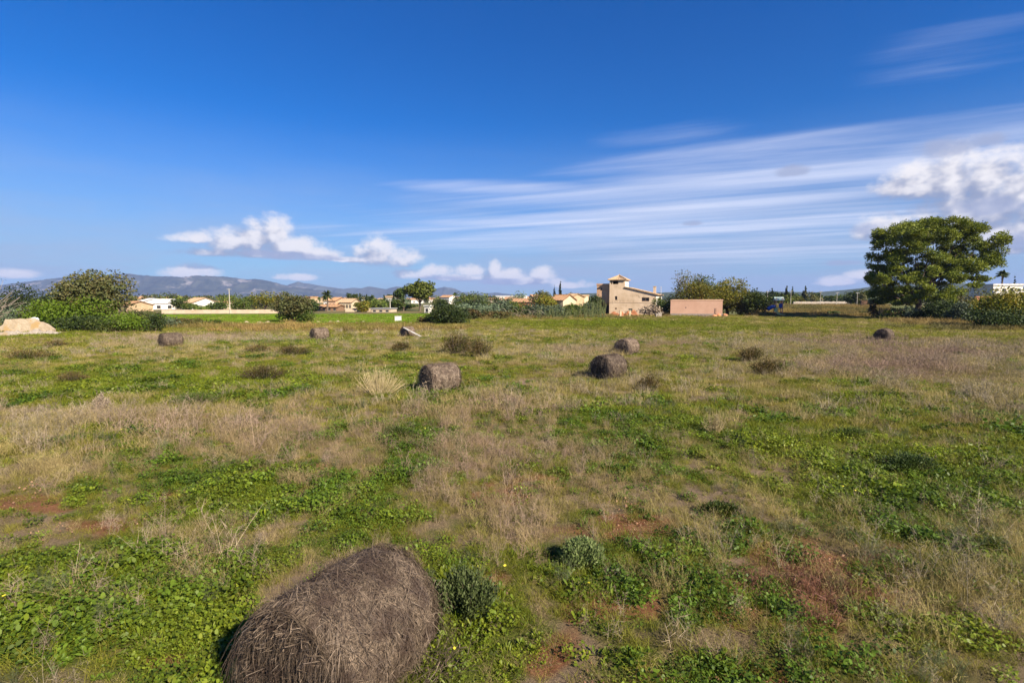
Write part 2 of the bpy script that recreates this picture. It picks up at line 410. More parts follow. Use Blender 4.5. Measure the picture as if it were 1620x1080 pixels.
def broadleaf(mb, nplants, rad, L, r, width=.5, h=.06, mi=0):
    for _ in range(nplants):
        a = r.uniform(0, 6.28); q = rad * math.sqrt(r.random()); c0 = np.array([math.cos(a) * q, math.sin(a) * q, 0])
        n = r.integers(6, 11); th = np.linspace(0, 6.28, n, endpoint=False) + r.uniform(-.3, .3, n)
        for t_ in th:
            l = L * r.uniform(.6, 1.25); el = r.uniform(.25, 1.1); d = np.array([math.cos(t_), math.sin(t_), 0]); s = np.array([-d[1], d[0], 0])
            ts = np.array([0, .35, .6, .82, 1.0]); ws = np.array([.06, .12, .42, .46, .05]) * l * width * 2 * .5
            p = c0 + d * (l * ts * math.cos(el))[:, None] + np.array([0, 0, 1]) * ((l * ts * math.sin(el)) - l * .35 * ts ** 2 + r.uniform(0, h) * ts)[:, None]
            ctr = p - np.array([0, 0, .12]) * l * (ws / max(ws))[:, None]
            lft = p + s * ws[:, None]; rgt = p - s * ws[:, None]
            v = np.stack([lft, ctr, rgt], 1)
            f = []
            for i in range(4): f += [(3 * i, 3 * i + 1, 3 * i + 4, 3 * i + 3), (3 * i + 1, 3 * i + 2, 3 * i + 5, 3 * i + 4)]
            mb.add(v, f, mi)
def mat_leaves(mb, n, rad, size, h, r, mi=0):
    a = r.uniform(0, 6.28, n); q = rad * np.sqrt(r.random(n)); z = h * r.random(n) ** 1.0
    c = np.stack([np.cos(a) * q, np.sin(a) * q, z], 1); th = np.linspace(0, 2 * math.pi, 6, endpoint=False)
    nr = unit(r.normal(size=(n, 3)) * .45 + np.array([0, 0, 1])); t = unit(np.cross(nr, r.normal(size=(n, 3)))); b = np.cross(nr, t)
    s = (size * r.uniform(.5, 1.3, n))[:, None, None] * .5
    v = c[:, None] + s * (np.cos(th)[None, :, None] * t[:, None] * 1.25 + np.sin(th)[None, :, None] * b[:, None] * .9)
    mb.add(v, np.arange(6 * n).reshape(n, 6), mi)

GM = {}
GM['dry'] = leaf_mat('dry_grass_blades', (.27, .21, .065), (.40, .325, .125), .25, (.29, .205, .115), tint=True)
GM['grey'] = leaf_mat('grey_dead_stalks', (.21, .165, .1), (.34, .28, .18), .1, (.25, .165, .12), tint=True)
GM['green'] = leaf_mat('green_grass_blades', (.12, .16, .008), (.21, .23, .014), .4, (.23, .205, .03), tint=True)
GM['broad'] = leaf_mat('broad_weed_leaves', (.12, .17, .01), (.23, .25, .02), .4, (.09, .15, .014), tint=True, rough=.5)
GM['herb'] = leaf_mat('grey_green_herb', (.07, .1, .035), (.15, .17, .07), .25, (.11, .12, .05), tint=True)
GM['red'] = leaf_mat('red_stalks', (.15, .062, .038), (.26, .13, .08), .2)
GM['flower'] = leaf_mat('yellow_petals', (.75, .6, .03), (.8, .7, .06), .3)
GM['stone'] = surf_mat('field_stones', (.17, .08, .042), (.32, .2, .12), 5, island=.4)
def proto_set(kind, makers, mat):
    c = bpy.data.collections.new('proto ' + kind)
    for i, fn in enumerate(makers):
        m = MB(); fn(m, np.random.default_rng(900 + i + len(kind) * 31))
        o = m.build('%s_tuft' % kind, mat, link=False); c.objects.link(o)
    return c
def f_dry(n, rad, h0, h1, w, seg=3, sp=3, spl=.05):
    def fn(m, r):
        p = ribbons(m, n, rad, h0, h1, w, r, .3, .55, seg)
        if sp: sprigs(m, p, sp, spl, w * .7, r)
    return fn
def f_green(n, rad, h0, h1, w): return lambda m, r: ribbons(m, n, rad, h0, h1, w, r, .5, .9, 3)
def f_stalk(n, rad, h0, h1, w, sp, spl):
    def fn(m, r):
        p = ribbons(m, n, rad, h0, h1, w, r, .22, .25, 4); sprigs(m, p, sp, spl, w * .6, r)
    return fn
PS = {
 'dry_near': proto_set('dry_grass', [f_dry(60, .16, .1, .34, .0035), f_dry(45, .13, .12, .42, .0035), f_dry(70, .2, .08, .26, .0035), f_dry(36, .1, .2, .5, .0035, 4, 5, .06)], GM['dry']),
 'dry_mid': proto_set('dry_grass_wide', [f_dry(110, .42, .1, .36, .008, 2, 1, .08), f_dry(90, .36, .12, .42, .008, 2, 2, .08), f_dry(130, .5, .08, .28, .008, 2, 0)], GM['dry']),
 'dry_far': proto_set('dry_grass_broad', [f_dry(120, .9, .1, .4, .022, 2, 0), f_dry(100, .8, .14, .48, .022, 2, 1, .12), f_dry(140, 1.1, .08, .3, .022, 2, 0)], GM['dry']),
 'stalk_near': proto_set('dead_stalk', [f_stalk(9, .1, .25, .55, .005, 16, .1), f_stalk(6, .06, .3, .7, .006, 22, .12), f_stalk(14, .16, .2, .45, .004, 14, .08)], GM['grey']),
 'stalk_mid': proto_set('dead_stalk_wide', [f_stalk(26, .4, .2, .5, .01, 8, .14), f_stalk(20, .3, .25, .6, .01, 9, .15)], GM['grey']),
 'green_near': proto_set('green_grass', [f_green(70, .14, .04, .15, .006), f_green(90, .18, .03, .11, .006), f_green(50, .1, .06, .2, .006)], GM['green']),
 'green_mid': proto_set('green_grass_wide', [f_green(150, .42, .04, .15, .014), f_green(120, .36, .05, .2, .014)], GM['green']),
 'green_far': proto_set('green_grass_broad', [f_green(150, 1.0, .05, .16, .04), f_green(130, .9, .05, .2, .04)], GM['green']),
 'broad_near': proto_set('broadleaf_weed', [lambda m, r: broadleaf(m, 5, .14, .065, r), lambda m, r: broadleaf(m, 7, .18, .05, r), lambda m, r: broadleaf(m, 3, .1, .085, r, .36), lambda m, r: broadleaf(m, 6, .15, .055, r, .6), lambda m, r: broadleaf(m, 3, .1, .1, r, .22, .1)], GM['broad']),
 'mat_near': proto_set('clover', [lambda m, r: mat_leaves(m, 150, .2, .027, .12, r), lambda m, r: mat_leaves(m, 110, .17, .034, .15, r), lambda m, r: mat_leaves(m, 210, .22, .02, .07, r)], GM['broad']),
 'mat_mid': proto_set('clover_wide', [lambda m, r: mat_leaves(m, 190, .45, .06, .13, r), lambda m, r: mat_leaves(m, 150, .4, .07, .16, r)], GM['broad']),
 'herb_near': proto_set('feathery_herb', [f_stalk(16, .1, .12, .3, .005, 26, .06), f_stalk(24, .16, .1, .24, .005, 22, .05), f_stalk(12, .07, .16, .36, .005, 34, .07)], GM['herb']),
 'red': proto_set('red_stalk', [f_stalk(18, .14, .08, .26, .005, 10, .06), f_stalk(24, .18, .06, .2, .005, 8, .05)], GM['red']),
}
def f_flower(m, r):
    p = ribbons(m, 2, .05, .12, .3, .004, r, .2, .2, 3)
    for i in range(1):
        c = p[i, -1]; th = np.linspace(0, 2 * math.pi, 8, endpoint=False)
        m.add(np.stack([c[0] + .014 * np.cos(th), c[1] + .014 * np.sin(th), np.full(8, c[2]) + .004 * np.sin(3 * th)], 1), [list(range(8))], 1)
def flower_set():
    c = bpy.data.collections.new('proto yellow_flower'); m = MB(); f_flower(m, np.random.default_rng(77)); o = m.build('yellow_flower_tuft', [GM['green'], GM['flower']], link=False); c.objects.link(o); return c
PS['flower'] = flower_set()
def f_stone(m, r):
    n = 70; v, f = [], []
    for i in range(n):
        a = r.uniform(0, 6.28); q = .5 * math.sqrt(r.random()); s = .004 + .014 * r.random() ** 2 + (.012 if r.random() < .04 else 0)
        th = np.linspace(0, 6.28, 6, endpoint=False)
        base = np.stack([np.cos(th) * s * r.uniform(.7, 1.2, 6), np.sin(th) * s * r.uniform(.6, 1.1, 6), np.full(6, -.005)], 1)
        top = base * np.array([.65, .65, 0]) + np.array([0, 0, s * r.uniform(.5, .9)])
        c = np.array([math.cos(a) * q, math.sin(a) * q, 0])
        vv = np.concatenate([base + c, top + c]); m.add(vv, [(j, (j + 1) % 6, 6 + (j + 1) % 6, 6 + j) for j in range(6)]); m.add(top + c, [list(range(6))])
def f_litter(m, r):
    n = 90; a = r.uniform(0, 6.28, n); q = .35 * np.sqrt(r.random(n)); c = np.stack([np.cos(a) * q, np.sin(a) * q, r.uniform(.003, .03, n)], 1)
    th = r.uniform(0, 6.28, n); d = np.stack([np.cos(th), np.sin(th), r.normal(size=n) * .15], 1) * r.uniform(.012, .04, n)[:, None]; sd = np.stack([-np.sin(th), np.cos(th), np.zeros(n)], 1) * .0014
    m.add(np.stack([c - d - sd, c - d + sd, c + d + sd, c + d - sd], 1), np.arange(4 * n).reshape(n, 4))
PS['litter'] = proto_set('litter', [f_litter, f_litter, f_litter], GM['dry'])
PS['stone'] = proto_set('pebble', [f_stone, f_stone, f_stone], GM['stone'])

# bales: where they lie (also keeps plants out of them)
BALES = [ # px, base_py, R, L, axis angle (deg from +X), label
 (538, 1076, .578, 1.2, 61, 'large weathered hay bale filling the near corner of the field, strands sticking out'),
 (697, 617, .57, 1.2, 37, 'hay bale sitting alone in bright green weeds, dark end towards the pale dry bush'),
 (963, 600, .56, 1.2, 42, 'frayed hay bale with pale strands across its dark end, nearer of the close pair'),
 (992, 561, .56, 1.2, 46, 'rounded hay bale just behind the frayed one, further of the close pair'),
 (271, 550, .56, 1.2, 52, 'greyish hay bale lying broadside in front of the bright green far field'),
 (506, 538, .56, 1.2, 44, 'small distant hay bale lying in dry grass below the round olive-brown tree'),
 (645, 532, .54, 1.1, 42, 'collapsed dark hay bale with a white board leaning on it'),
 (1398, 540, .58, 1.2, 38, 'very dark hay bale showing its shaded round end in front of the big pine')]
BP = []
for b in BALES:
    g = spot(b[0], b[1]); BP.append(g)
BP[0] = np.array([-1.52, 4.5, gz1(-1.52, 4.5)])

_stuff_tree = {}
def scatter(name, label, cat, coll, xy, scale, tint, zoff=0.0, tilt=.12):
    n = len(xy); r = np.random.default_rng(len(name) * 17 + n)
    z = gz(xy[:, 0], xy[:, 1]) + zoff
    me = bpy.data.meshes.new(name); me.vertices.add(n)
    me.vertices.foreach_set('co', np.column_stack([xy, z]).ravel())
    def at(nm, ty, val):
        a = me.attributes.new(nm, ty, 'POINT'); a.data.foreach_set('vector' if ty == 'FLOAT_VECTOR' else 'value', np.asarray(val, np.float32 if ty != 'INT' else np.int32).ravel())
    at('rot', 'FLOAT_VECTOR', np.column_stack([r.normal(size=n) * tilt, r.normal(size=n) * tilt, r.uniform(0, 6.28, n)]))
    at('scl', 'FLOAT', scale * (.62 + .76 * fbm(xy[:, 0] * 1.4, xy[:, 1] * 1.4, 123, 2))); at('tint', 'FLOAT', np.clip(tint, 0, 1)); at('idx', 'INT', r.integers(0, 1000, n))
    o = bpy.data.objects.new(name, me); COL.objects.link(o)
    ng = bpy.data.node_groups.new('scatter ' + name, 'GeometryNodeTree')
    ng.interface.new_socket('Geometry', in_out='INPUT', socket_type='NodeSocketGeometry'); ng.interface.new_socket('Geometry', in_out='OUTPUT', socket_type='NodeSocketGeometry')
    gi = ng.nodes.new('NodeGroupInput'); go = ng.nodes.new('NodeGroupOutput')
    ci = ng.nodes.new('GeometryNodeCollectionInfo'); ci.inputs[0].default_value = coll; ci.inputs['Separate Children'].default_value = True; ci.inputs['Reset Children'].default_value = True
    ip = ng.nodes.new('GeometryNodeInstanceOnPoints'); ip.inputs['Pick Instance'].default_value = True
    def na(nm, ty):
        k = ng.nodes.new('GeometryNodeInputNamedAttribute'); k.data_type = ty; k.inputs[0].default_value = nm; return k.outputs[0]
    L = ng.links.new
    L(gi.outputs[0], ip.inputs['Points']); L(ci.outputs[0], ip.inputs['Instance']); L(na('idx', 'INT'), ip.inputs['Instance Index'])
    er = ng.nodes.new('FunctionNodeEulerToRotation'); L(na('rot', 'FLOAT_VECTOR'), er.inputs[0]); L(er.outputs[0], ip.inputs['Rotation'])
    L(na('scl', 'FLOAT'), ip.inputs['Scale']); L(ip.outputs[0], go.inputs[0])
    md = o.modifiers.new('scatter', 'NODES'); md.node_group = ng
    tag(o, label, cat, kind='stuff')
    return o

def sample(r0, r1, dens, r, half=50):
    """points in the sector ahead of the camera, DENS per square metre"""
    area = .5 * (r1 * r1 - r0 * r0) * 2 * R(half); n = int(area * dens)
    q = np.sqrt(r.random(n) * (r1 * r1 - r0 * r0) + r0 * r0); a = np.radians(r.uniform(-half, half, n))
    p = np.stack([q * np.sin(a), q * np.cos(a)], 1)
    k = np.ones(n, bool)
    for b, g in zip(BALES, BP):
        t = R(b[4]); d = p - g[:2]; u = d[:, 0] * math.cos(t) + d[:, 1] * math.sin(t); v = -d[:, 0] * math.sin(t) + d[:, 1] * math.cos(t)
        k &= ~((np.abs(u) < b[3] * .5 + .02) & (np.abs(v) < b[2] * .82))
    return p[k]
def pick(p, prob, r): return r.random(len(p)) < np.clip(prob, 0, 1)

def lay(name, label, cat, specs):
    """several LOD rings of one kind of plant: each ring is one stuff object"""
    for coll, r0, r1, dens, probf, scf, tintf in specs:
        r = np.random.default_rng(int(r0 * 10 + dens * 100 + len(name)))
        p = sample(r0, r1, dens, r); g, d, s, w = masks(p[:, 0], p[:, 1])
        k = pick(p, probf(g, d, s, w, p), r); p, g, d, s, w = p[k], g[k], d[k], s[k], w[k]
        scatter(name, label, cat, PS[coll], p, scf(r, g, d, s, p), tintf(r, g, d, s, p))
rad_ = lambda p: np.hypot(p[:, 0], p[:, 1])
def edge(p): return 1 - sstep(112, 126, p[:, 1])
dryp = lambda k: (lambda g, d, s, w, p: k * np.clip(d * 1.0 - np.clip(g - .25, 0, 1) * .75 - np.clip(s - .2, 0, 1) * 1.3, .17, 1) * edge(p))
dsc = lambda a, b: (lambda r, g, d, s, p: r.uniform(a, b, len(p)) * (.55 + .45 * np.clip(d, 0, 1)))
dt = lambda r, g, d, s, p: np.clip(fbm(p[:, 0] * .15, p[:, 1] * .15, 33, 3) * 2.4 - 1.15 + r.normal(size=len(p)) * .15 + .35 * np.clip(d - .7, 0, 1) + .6 * _ell([(130, 670, 280, 45, 1.0), (380, 690, 230, 30, .8), (1480, 570, 230, 40, .8)], *project(p[:, 0], p[:, 1])), 0, 1)
lay('dry_grass', 'fine dry straw-coloured grass standing in drifts over the field', 'grass', [
    ('dry_near', 3.0, 15, 18, dryp(1), dsc(.7, 1.35), dt), ('dry_mid', 15, 46, 4.7, dryp(1), dsc(.7, 1.4), dt), ('dry_far', 46, 128, 1.05, dryp(.95), dsc(.7, 1.25), dt)])
lay('dead_stalks', 'branched grey-brown dead weed stalks among the grass', 'weeds', [
    ('stalk_near', 3.0, 15, 13, lambda g, d, s, w, p: .75 * np.clip(d - .3, .14, 1), dsc(.7, 1.3), dt), ('stalk_mid', 15, 60, 3.6, lambda g, d, s, w, p: .9 * np.clip(d - .28, .08, 1), dsc(.7, 1.25), dt)])
grp = lambda k: (lambda g, d, s, w, p: k * np.clip(g * 1.0 + .62 - np.clip(s - .3, 0, 1) * 1.1, .08, 1) * edge(p))
gsc = lambda a, b: (lambda r, g, d, s, p: r.uniform(a, b, len(p)) * (.7 + .35 * np.clip(g, 0, 1)))
gt = lambda r, g, d, s, p: np.clip(1.0 - g * 1.3 + r.normal(size=len(p)) * .2, 0, 1)
lay('green_grass', 'short fresh green grass growing between the dry stalks', 'grass', [
    ('green_near', 3.0, 15, 42, grp(1), gsc(.7, 1.3), gt), ('green_mid', 15, 46, 11, grp(1), gsc(.7, 1.3), gt), ('green_far', 46, 128, 2.4, grp(1), gsc(.7, 1.3), gt)])
brp = lambda g, d, s, w, p: np.clip((g - .2) * 1.4 - np.clip(s - .5, 0, 1), 0.06, 1) * np.clip(fbm(p[:, 0] * .6, p[:, 1] * .6, 91, 3) * 3 - .9, 0, 1)
mtp = lambda g, d, s, w, p: np.clip((g - .02) * 1.3 - np.clip(s - .5, 0, 1), 0.16, 1) * np.clip(fbm(p[:, 0] * .5, p[:, 1] * .5, 95, 3) * 3 - .8, 0, 1)
bt = lambda r, g, d, s, p: np.clip(fbm(p[:, 0] * .4, p[:, 1] * .4, 97, 3) * 2.5 - .8 + r.normal(size=len(p)) * .2, 0, 1)
lay('broadleaf_weeds', 'low rosettes of broad green weed leaves', 'weeds', [('broad_near', 3.0, 19, 28, brp, gsc(.7, 1.35), bt)])
lay('clover', 'mats of small round green leaves covering the soil', 'ground cover', [('mat_near', 3.0, 16, 38, mtp, gsc(.8, 1.4), bt), ('mat_mid', 16, 50, 4.6, mtp, gsc(.7, 1.3), bt)])
lay('feathery_herbs', 'soft grey-green feathery herbs among the weeds', 'weeds', [('herb_near', 3.0, 18, 9, lambda g, d, s, w, p: np.clip(.22 + (g - .3) * .4, 0, .6) * np.clip(fbm(p[:, 0] * .5, p[:, 1] * .5, 99, 3) * 4 - 1.7, 0, 1), dsc(.7, 1.5), bt)])
lay('red_weeds', 'rust-red low weed stalks on the bare earth', 'weeds', [('red', 3.5, 9, 60, lambda g, d, s, w, p: np.clip(w * .9 - .15, 0, 1), lambda r, g, d, s, p: r.uniform(.7, 1.3, len(p)), dt)])
lay('yellow_flowers', 'tiny yellow flowers dotted through the green weeds', 'flowers', [('flower', 4, 40, .3, lambda g, d, s, w, p: np.clip(g - .2, 0, 1), lambda r, g, d, s, p: r.uniform(.8, 1.6, len(p)), dt)])
lay('straw_litter', 'short broken straw lying flat on the soil', 'litter', [('litter', 3.0, 17, 10, lambda g, d, s, w, p: np.clip(.35 + s * .5, 0, 1), lambda r, g, d, s, p: r.uniform(.7, 1.3, len(p)), dt)])
lay('pebbles', 'small pale stones lying on the red earth', 'stones', [('stone', 3.0, 16, 6, lambda g, d, s, w, p: np.clip(s - .25, 0, 1) * 1.4, lambda r, g, d, s, p: r.uniform(.7, 1.3, len(p)), dt)])

# ------------------------------------------------------------------ hay bales
M['bale'] = surf_mat('matted_hay', (.04, .026, .017), (.09, .06, .042), 14, bump=1.0, bscale=30)
M['straw'] = leaf_mat('weathered_straw', (.022, .014, .009), (.26, .19, .128), .05, (.075, .05, .035), nscale=5)
M['straw_light'] = leaf_mat('sunbleached_straw', (.03, .019, .012), (.36, .27, .19), .05, (.13, .09, .062), nscale=5)
def bale_r(th, s, Rr, L, sd):
    e = np.clip((np.abs(s) - (L * .5 - .15)) / .15, 0, 1)
    rr_ = Rr * (1 - .12 * e ** 2.0) * (1 + .026 * (fbm(np.cos(th) * 2 + 5, np.sin(th) * 2 + s * 3, sd, 4) - .5) * 2 + .022 * (fbm(np.cos(th) * 7 + 5, np.sin(th) * 7 + s * 9, sd + 2, 3) - .5) * 2)
    return rr_ * (1 + .03 * np.cos(2 * th))
def bale_pt(th, s, r_):                # axis along local X, centre at height
    return np.stack([s, np.cos(th) * r_, np.sin(th) * r_], -1)
def make_bale(i, Rr, L, nstraw, w, lo, sd, endn):
    r = np.random.default_rng(40 + sd)
    zc = Rr * .93
    m = MB(); nt_, ns = 56, 26
    s = np.linspace(-L / 2, L / 2, ns); th = np.linspace(0, 2 * math.pi, nt_, endpoint=False)
    S, T = np.meshgrid(s, th, indexing='ij'); v = bale_pt(T, S, bale_r(T, S, Rr, L, sd))
    I = np.arange(ns * nt_).reshape(ns, nt_); J = np.roll(I, -1, 1)
    v[..., 2] = np.maximum(v[..., 2] + zc, -.03)
    m.add(v, np.stack([I[:-1], J[:-1], J[1:], I[1:]], -1).reshape(-1, 4))
    for sg in (-1, 1):
        rings = []
        for q in np.linspace(1, .02, 9):
            e_ = bale_pt(th, np.full(nt_, sg * L / 2 + sg * .05 * (1 - q) ** .6 + sg * .02 * (fbm(np.cos(th) * q * 5, np.sin(th) * q * 5, sd + 3, 3) - .5)), bale_r(th, np.full(nt_, sg * L / 2), Rr, L, sd) * q)
            e_[:, 2] = np.maximum(e_[:, 2] + zc, -.03); rings.append(e_)
        E = np.stack(rings); I = np.arange(9 * nt_).reshape(9, nt_); J = np.roll(I, -1, 1)
        m.add(E, np.stack([I[:-1], I[1:], J[1:], J[:-1]], -1).reshape(-1, 4))
    st = MB(); seg = 4; t = np.linspace(0, 1, seg + 1)[None]
    def strands(pos, nrm, wd):         # pos (n,seg+1,3)
        n = len(pos); tan = unit(np.gradient(pos, axis=1)); sd_ = unit(np.cross(tan, nrm + .4 * r.normal(size=nrm.shape)))
        hw = wd[:, None, None] * .5 * (1 - .55 * t[..., None])
        vv = np.stack([pos + sd_ * hw, pos - sd_ * hw], 2).reshape(n, -1, 3); k = 2 * (seg + 1)
        keep = pos[:, :, 2].min(1) > -.02; vv = vv[keep]; n = len(vv)
        b = (np.arange(n) * k)[:, None]
        st.add(vv, np.concatenate([b + np.array([2 * q, 2 * q + 1, 2 * q + 3, 2 * q + 2]) for q in range(seg)], 1).reshape(-1, 4))
    n = nstraw                          # curved side
    th0 = r.uniform(-.5, math.pi + .5, n); s0 = r.uniform(-L * .5, L * .5, n); al = np.where(r.random(n) < .5, r.normal(size=n) * .45, r.uniform(-1.57, 1.57, n)); ln = r.uniform(lo * .3, lo, n) * np.where(r.random(n) < .08, 1.6, 1)
    ck = ((th0 * 3.2).astype(int) * 7 + (s0 * 5 + 20).astype(int)) % 97; ca = r.normal(size=97) * .7; al = ca[ck] + r.normal(size=n) * .38 + np.where(r.random(n) < .25, r.uniform(-1.5, 1.5, n), 0)
    dirn = np.where(r.random(n) < .5, 1, -1)
    bend = r.normal(size=n)[:, None] * .8
    A = al[:, None] + bend * t
    T = th0[:, None] + dirn[:, None] * np.cumsum(np.cos(A), 1) / seg * ln[:, None] / Rr; S = s0[:, None] + np.cumsum(np.sin(A), 1) / seg * ln[:, None]
    S = np.clip(S, -L * .53, L * .53)
    off = r.uniform(-.004, .022, n)[:, None] + (np.abs(r.normal(size=n)) * .03 * (r.random(n) < .25))[:, None] * (2 * t - .6) ** 2
    rad = bale_r(T, np.clip(S, -L / 2, L / 2), Rr, L, sd) + off
    pos = bale_pt(T, S, rad); nrm = np.stack([np.zeros_like(T), np.cos(T), np.sin(T)], -1); pos[..., 2] += zc
    strands(pos, nrm, w * r.uniform(.4, 1.3, n) * np.where(r.random(n) < .08, 1.6, 1))
    n = endn                            # ends: matted swirl, then loose hanging straw
    for sg in (-1, 1):
        k = n if sg < 0 else n // 2
        a0 = r.uniform(0, 6.28, k); q0 = Rr * .92 * np.sqrt(r.random(k)); ln = r.uniform(lo * .35, lo * 1.1, k)
        ang = a0 + math.pi / 2 * np.where(r.random(k) < .5, 1, -1) + r.normal(size=k) * .6
        px_ = (np.cos(a0) * q0)[:, None] + np.cos(ang)[:, None] * ln[:, None] * t + r.normal(size=k)[:, None] * .05 * t ** 2
        pz_ = (np.sin(a0) * q0)[:, None] + np.sin(ang)[:, None] * ln[:, None] * t - .16 * ln[:, None] * t ** 2
        rad = np.hypot(px_, pz_); lim = Rr * .97; f = np.where(rad > lim, lim / rad, 1)
        x = sg * (L / 2 + .01 + r.uniform(0, .05, k)[:, None] + (np.abs(r.normal(size=k)) * .05 * (r.random(k) < .35))[:, None] * (2 * t - 1) ** 2)
        pos = np.stack([np.broadcast_to(x, px_.shape), px_ * f, pz_ * f + zc], -1)
        nrm = np.zeros_like(pos); nrm[..., 0] = sg
        strands(pos, nrm, w * r.uniform(.6, 1.5, k))
        k = n // (4 if sg < 0 else 14)                      # eyebrow of long strands combed over the rim
        a0 = r.uniform(.15, math.pi - .15, k); ln = r.uniform(lo * .7, lo * 1.7, k)
        d = np.stack([np.full(k, sg * .75), np.cos(a0) * .3 + r.normal(size=k) * .5, -.25 + .35 * r.normal(size=k)], -1); d = unit(d)
        b0 = bale_pt(a0, np.full(k, sg * (L / 2 - .12)), Rr * r.uniform(.86, 1.0, k)); b0[:, 2] += zc
        pos = b0[:, None] + d[:, None] * (ln[:, None] * t * .75)[..., None]
        pos[..., 2] -= (.85 * ln[:, None] * t ** 2); xo = sg * pos[..., 0]
        pos[..., 0] = sg * np.minimum(xo, L / 2 + .09 + .04 * r.random(k)[:, None])
        nrm = np.zeros_like(pos); nrm[..., 0] = sg; nrm[..., 2] = .5
        strands(pos, nrm, w * r.uniform(.6, 1.5, k))
    k = n // 3 if False else endn // 7   # fallen straw round the foot
    u0 = r.uniform(-L * .75, L * .75, k); v0 = np.where(r.random(k) < .5, 1, -1) * Rr * r.uniform(.55, 1.35, k); th = r.uniform(0, 6.28, k); ln = r.uniform(lo * .3, lo, k)
    pos = np.stack([u0[:, None] + np.cos(th)[:, None] * ln[:, None] * t, v0[:, None] + np.sin(th)[:, None] * ln[:, None] * t, r.uniform(.03, .13, k)[:, None] + .05 * np.sin(3 * t + th[:, None])], -1)
    nrm = np.zeros_like(pos); nrm[..., 2] = 1; strands(pos, nrm, w * r.uniform(.6, 1.3, k))
    g = BP[i]
    e = empty('hay_bale', g, R(BALES[i][4]), BALES[i][5], 'hay bale', 'round hay bales lying in the field')
    m.build('core', M['bale'], e, smooth=True); st.build('straw', M['straw'] if i == 0 else M['straw_light'], e)
    return e
make_bale(0, BALES[0][2], BALES[0][3], 17000, .0055, .34, 1, 6500)
b1 = make_bale(1, BALES[1][2], BALES[1][3], 3800, .013, .32, 2, 1300)
b2 = make_bale(2, BALES[2][2], BALES[2][3], 3000, .016, .38, 3, 1100)
for i in (3, 4, 5, 6, 7):
    sc_ = (.8, .95, .86) if i == 6 else (1, 1, BALES[i][2] / .565)
    copy_thing((b1, b2)[i % 2], BP[i], R(BALES[i][4]), BALES[i][5], sc_)
M['white_paint'] = surf_mat('worn_white_paint', (.52, .49, .45), (.64, .61, .57), 3, (.36, .32, .27), 2.2, .52, .66)
m = MB(); m.box(-.08, 2.0, -.1, .1, -.03, .03); m.box(-.02, 1.95, -.105, -.07, .033, .06)
g = BP[6]; pl = m.build('board', M['white_paint'], loc=(g[0] - .15, g[1] - .75, .88), rotz=R(-22))
pl.rotation_euler = (0, R(25), R(-15)); tag(pl, 'long white board leaning from the collapsed bale down to the grass', 'board')
m = MB(); m.box(-.5, .5, -.35, .35, 0, .85); m.box(-.54, .54, -.39, .39, .853, .93); m.box(-.15, .15, -.37, -.352, .25, .6)
g = spot(630, 509); tag(m.build('white_trough', M['white_paint'], loc=(g[0], g[1], g[2]), rotz=R(8)), 'white painted masonry block standing alone at the edge of the green field', 'block')

# ------------------------------------------------------------------ shrubs standing in the field
def field_shrub(px, base, top, w, mat, label, n=700, woody=True, spiky=False):
    r = np.random.default_rng(int(px * 3 + base)); g = spot(px, base); Y = g[1]
    H = size_at(Y, base - top); W = size_at(Y, w)
    e = empty('field_shrub', g, 0, label, 'shrub', 'low shrubs scattered over the field')
    m = MB(); t = MB(); lf = max(.035, Y * .0019); straw = mat == 'straw_stalk'
    if not straw: n = int(n * 2.6); lf *= 1.35
    nst = 130 if straw else 46; a = r.uniform(0, 6.28, nst); ln = r.uniform(.5, 1.0, nst)
    p = []
    for k in range(nst):
        q = r.uniform(.1, 1.0); b = np.array([math.cos(a[k]), math.sin(a[k]) * .7, 0]) * W * .5 * q * .55
        tip = np.array([math.cos(a[k]) * W * .5 * q, math.sin(a[k]) * W * .35 * q, H * (1.05 - .5 * q * q) * ln[k]])
        mid = b * .4 + tip * .6 + np.array([0, 0, H * .05]); p.append(np.stack([b * .6, mid, tip]))
        t.tube([b * .6 - [0, 0, .04], mid, tip], [max(.005, Y * .0005) * (.5 if straw else .8)] * 2 + [max(.002, Y * .0002) * .6], 4)
    p = np.array(p); i = r.integers(0, nst, n); f = r.random(n)[:, None] ** .6
    c = np.where(f < .5, p[i, 0] * (1 - 2 * f) + p[i, 1] * 2 * f, p[i, 1] * (2 - 2 * f) + p[i, 2] * (2 * f - 1)) + r.normal(size=(n, 3)) * np.array([W * .07, W * .06, H * .1])
    c[:, 2] = np.maximum(c[:, 2], .03)
    leaves(m, c, unit(c * [1, 1, .6] + [0, 0, .2]), lf, r, .42, along=True)
    m.build('foliage', M[mat], e); t.build('stem', M['bark'] if mat != 'straw_stalk' else M['straw_stalk'], e)
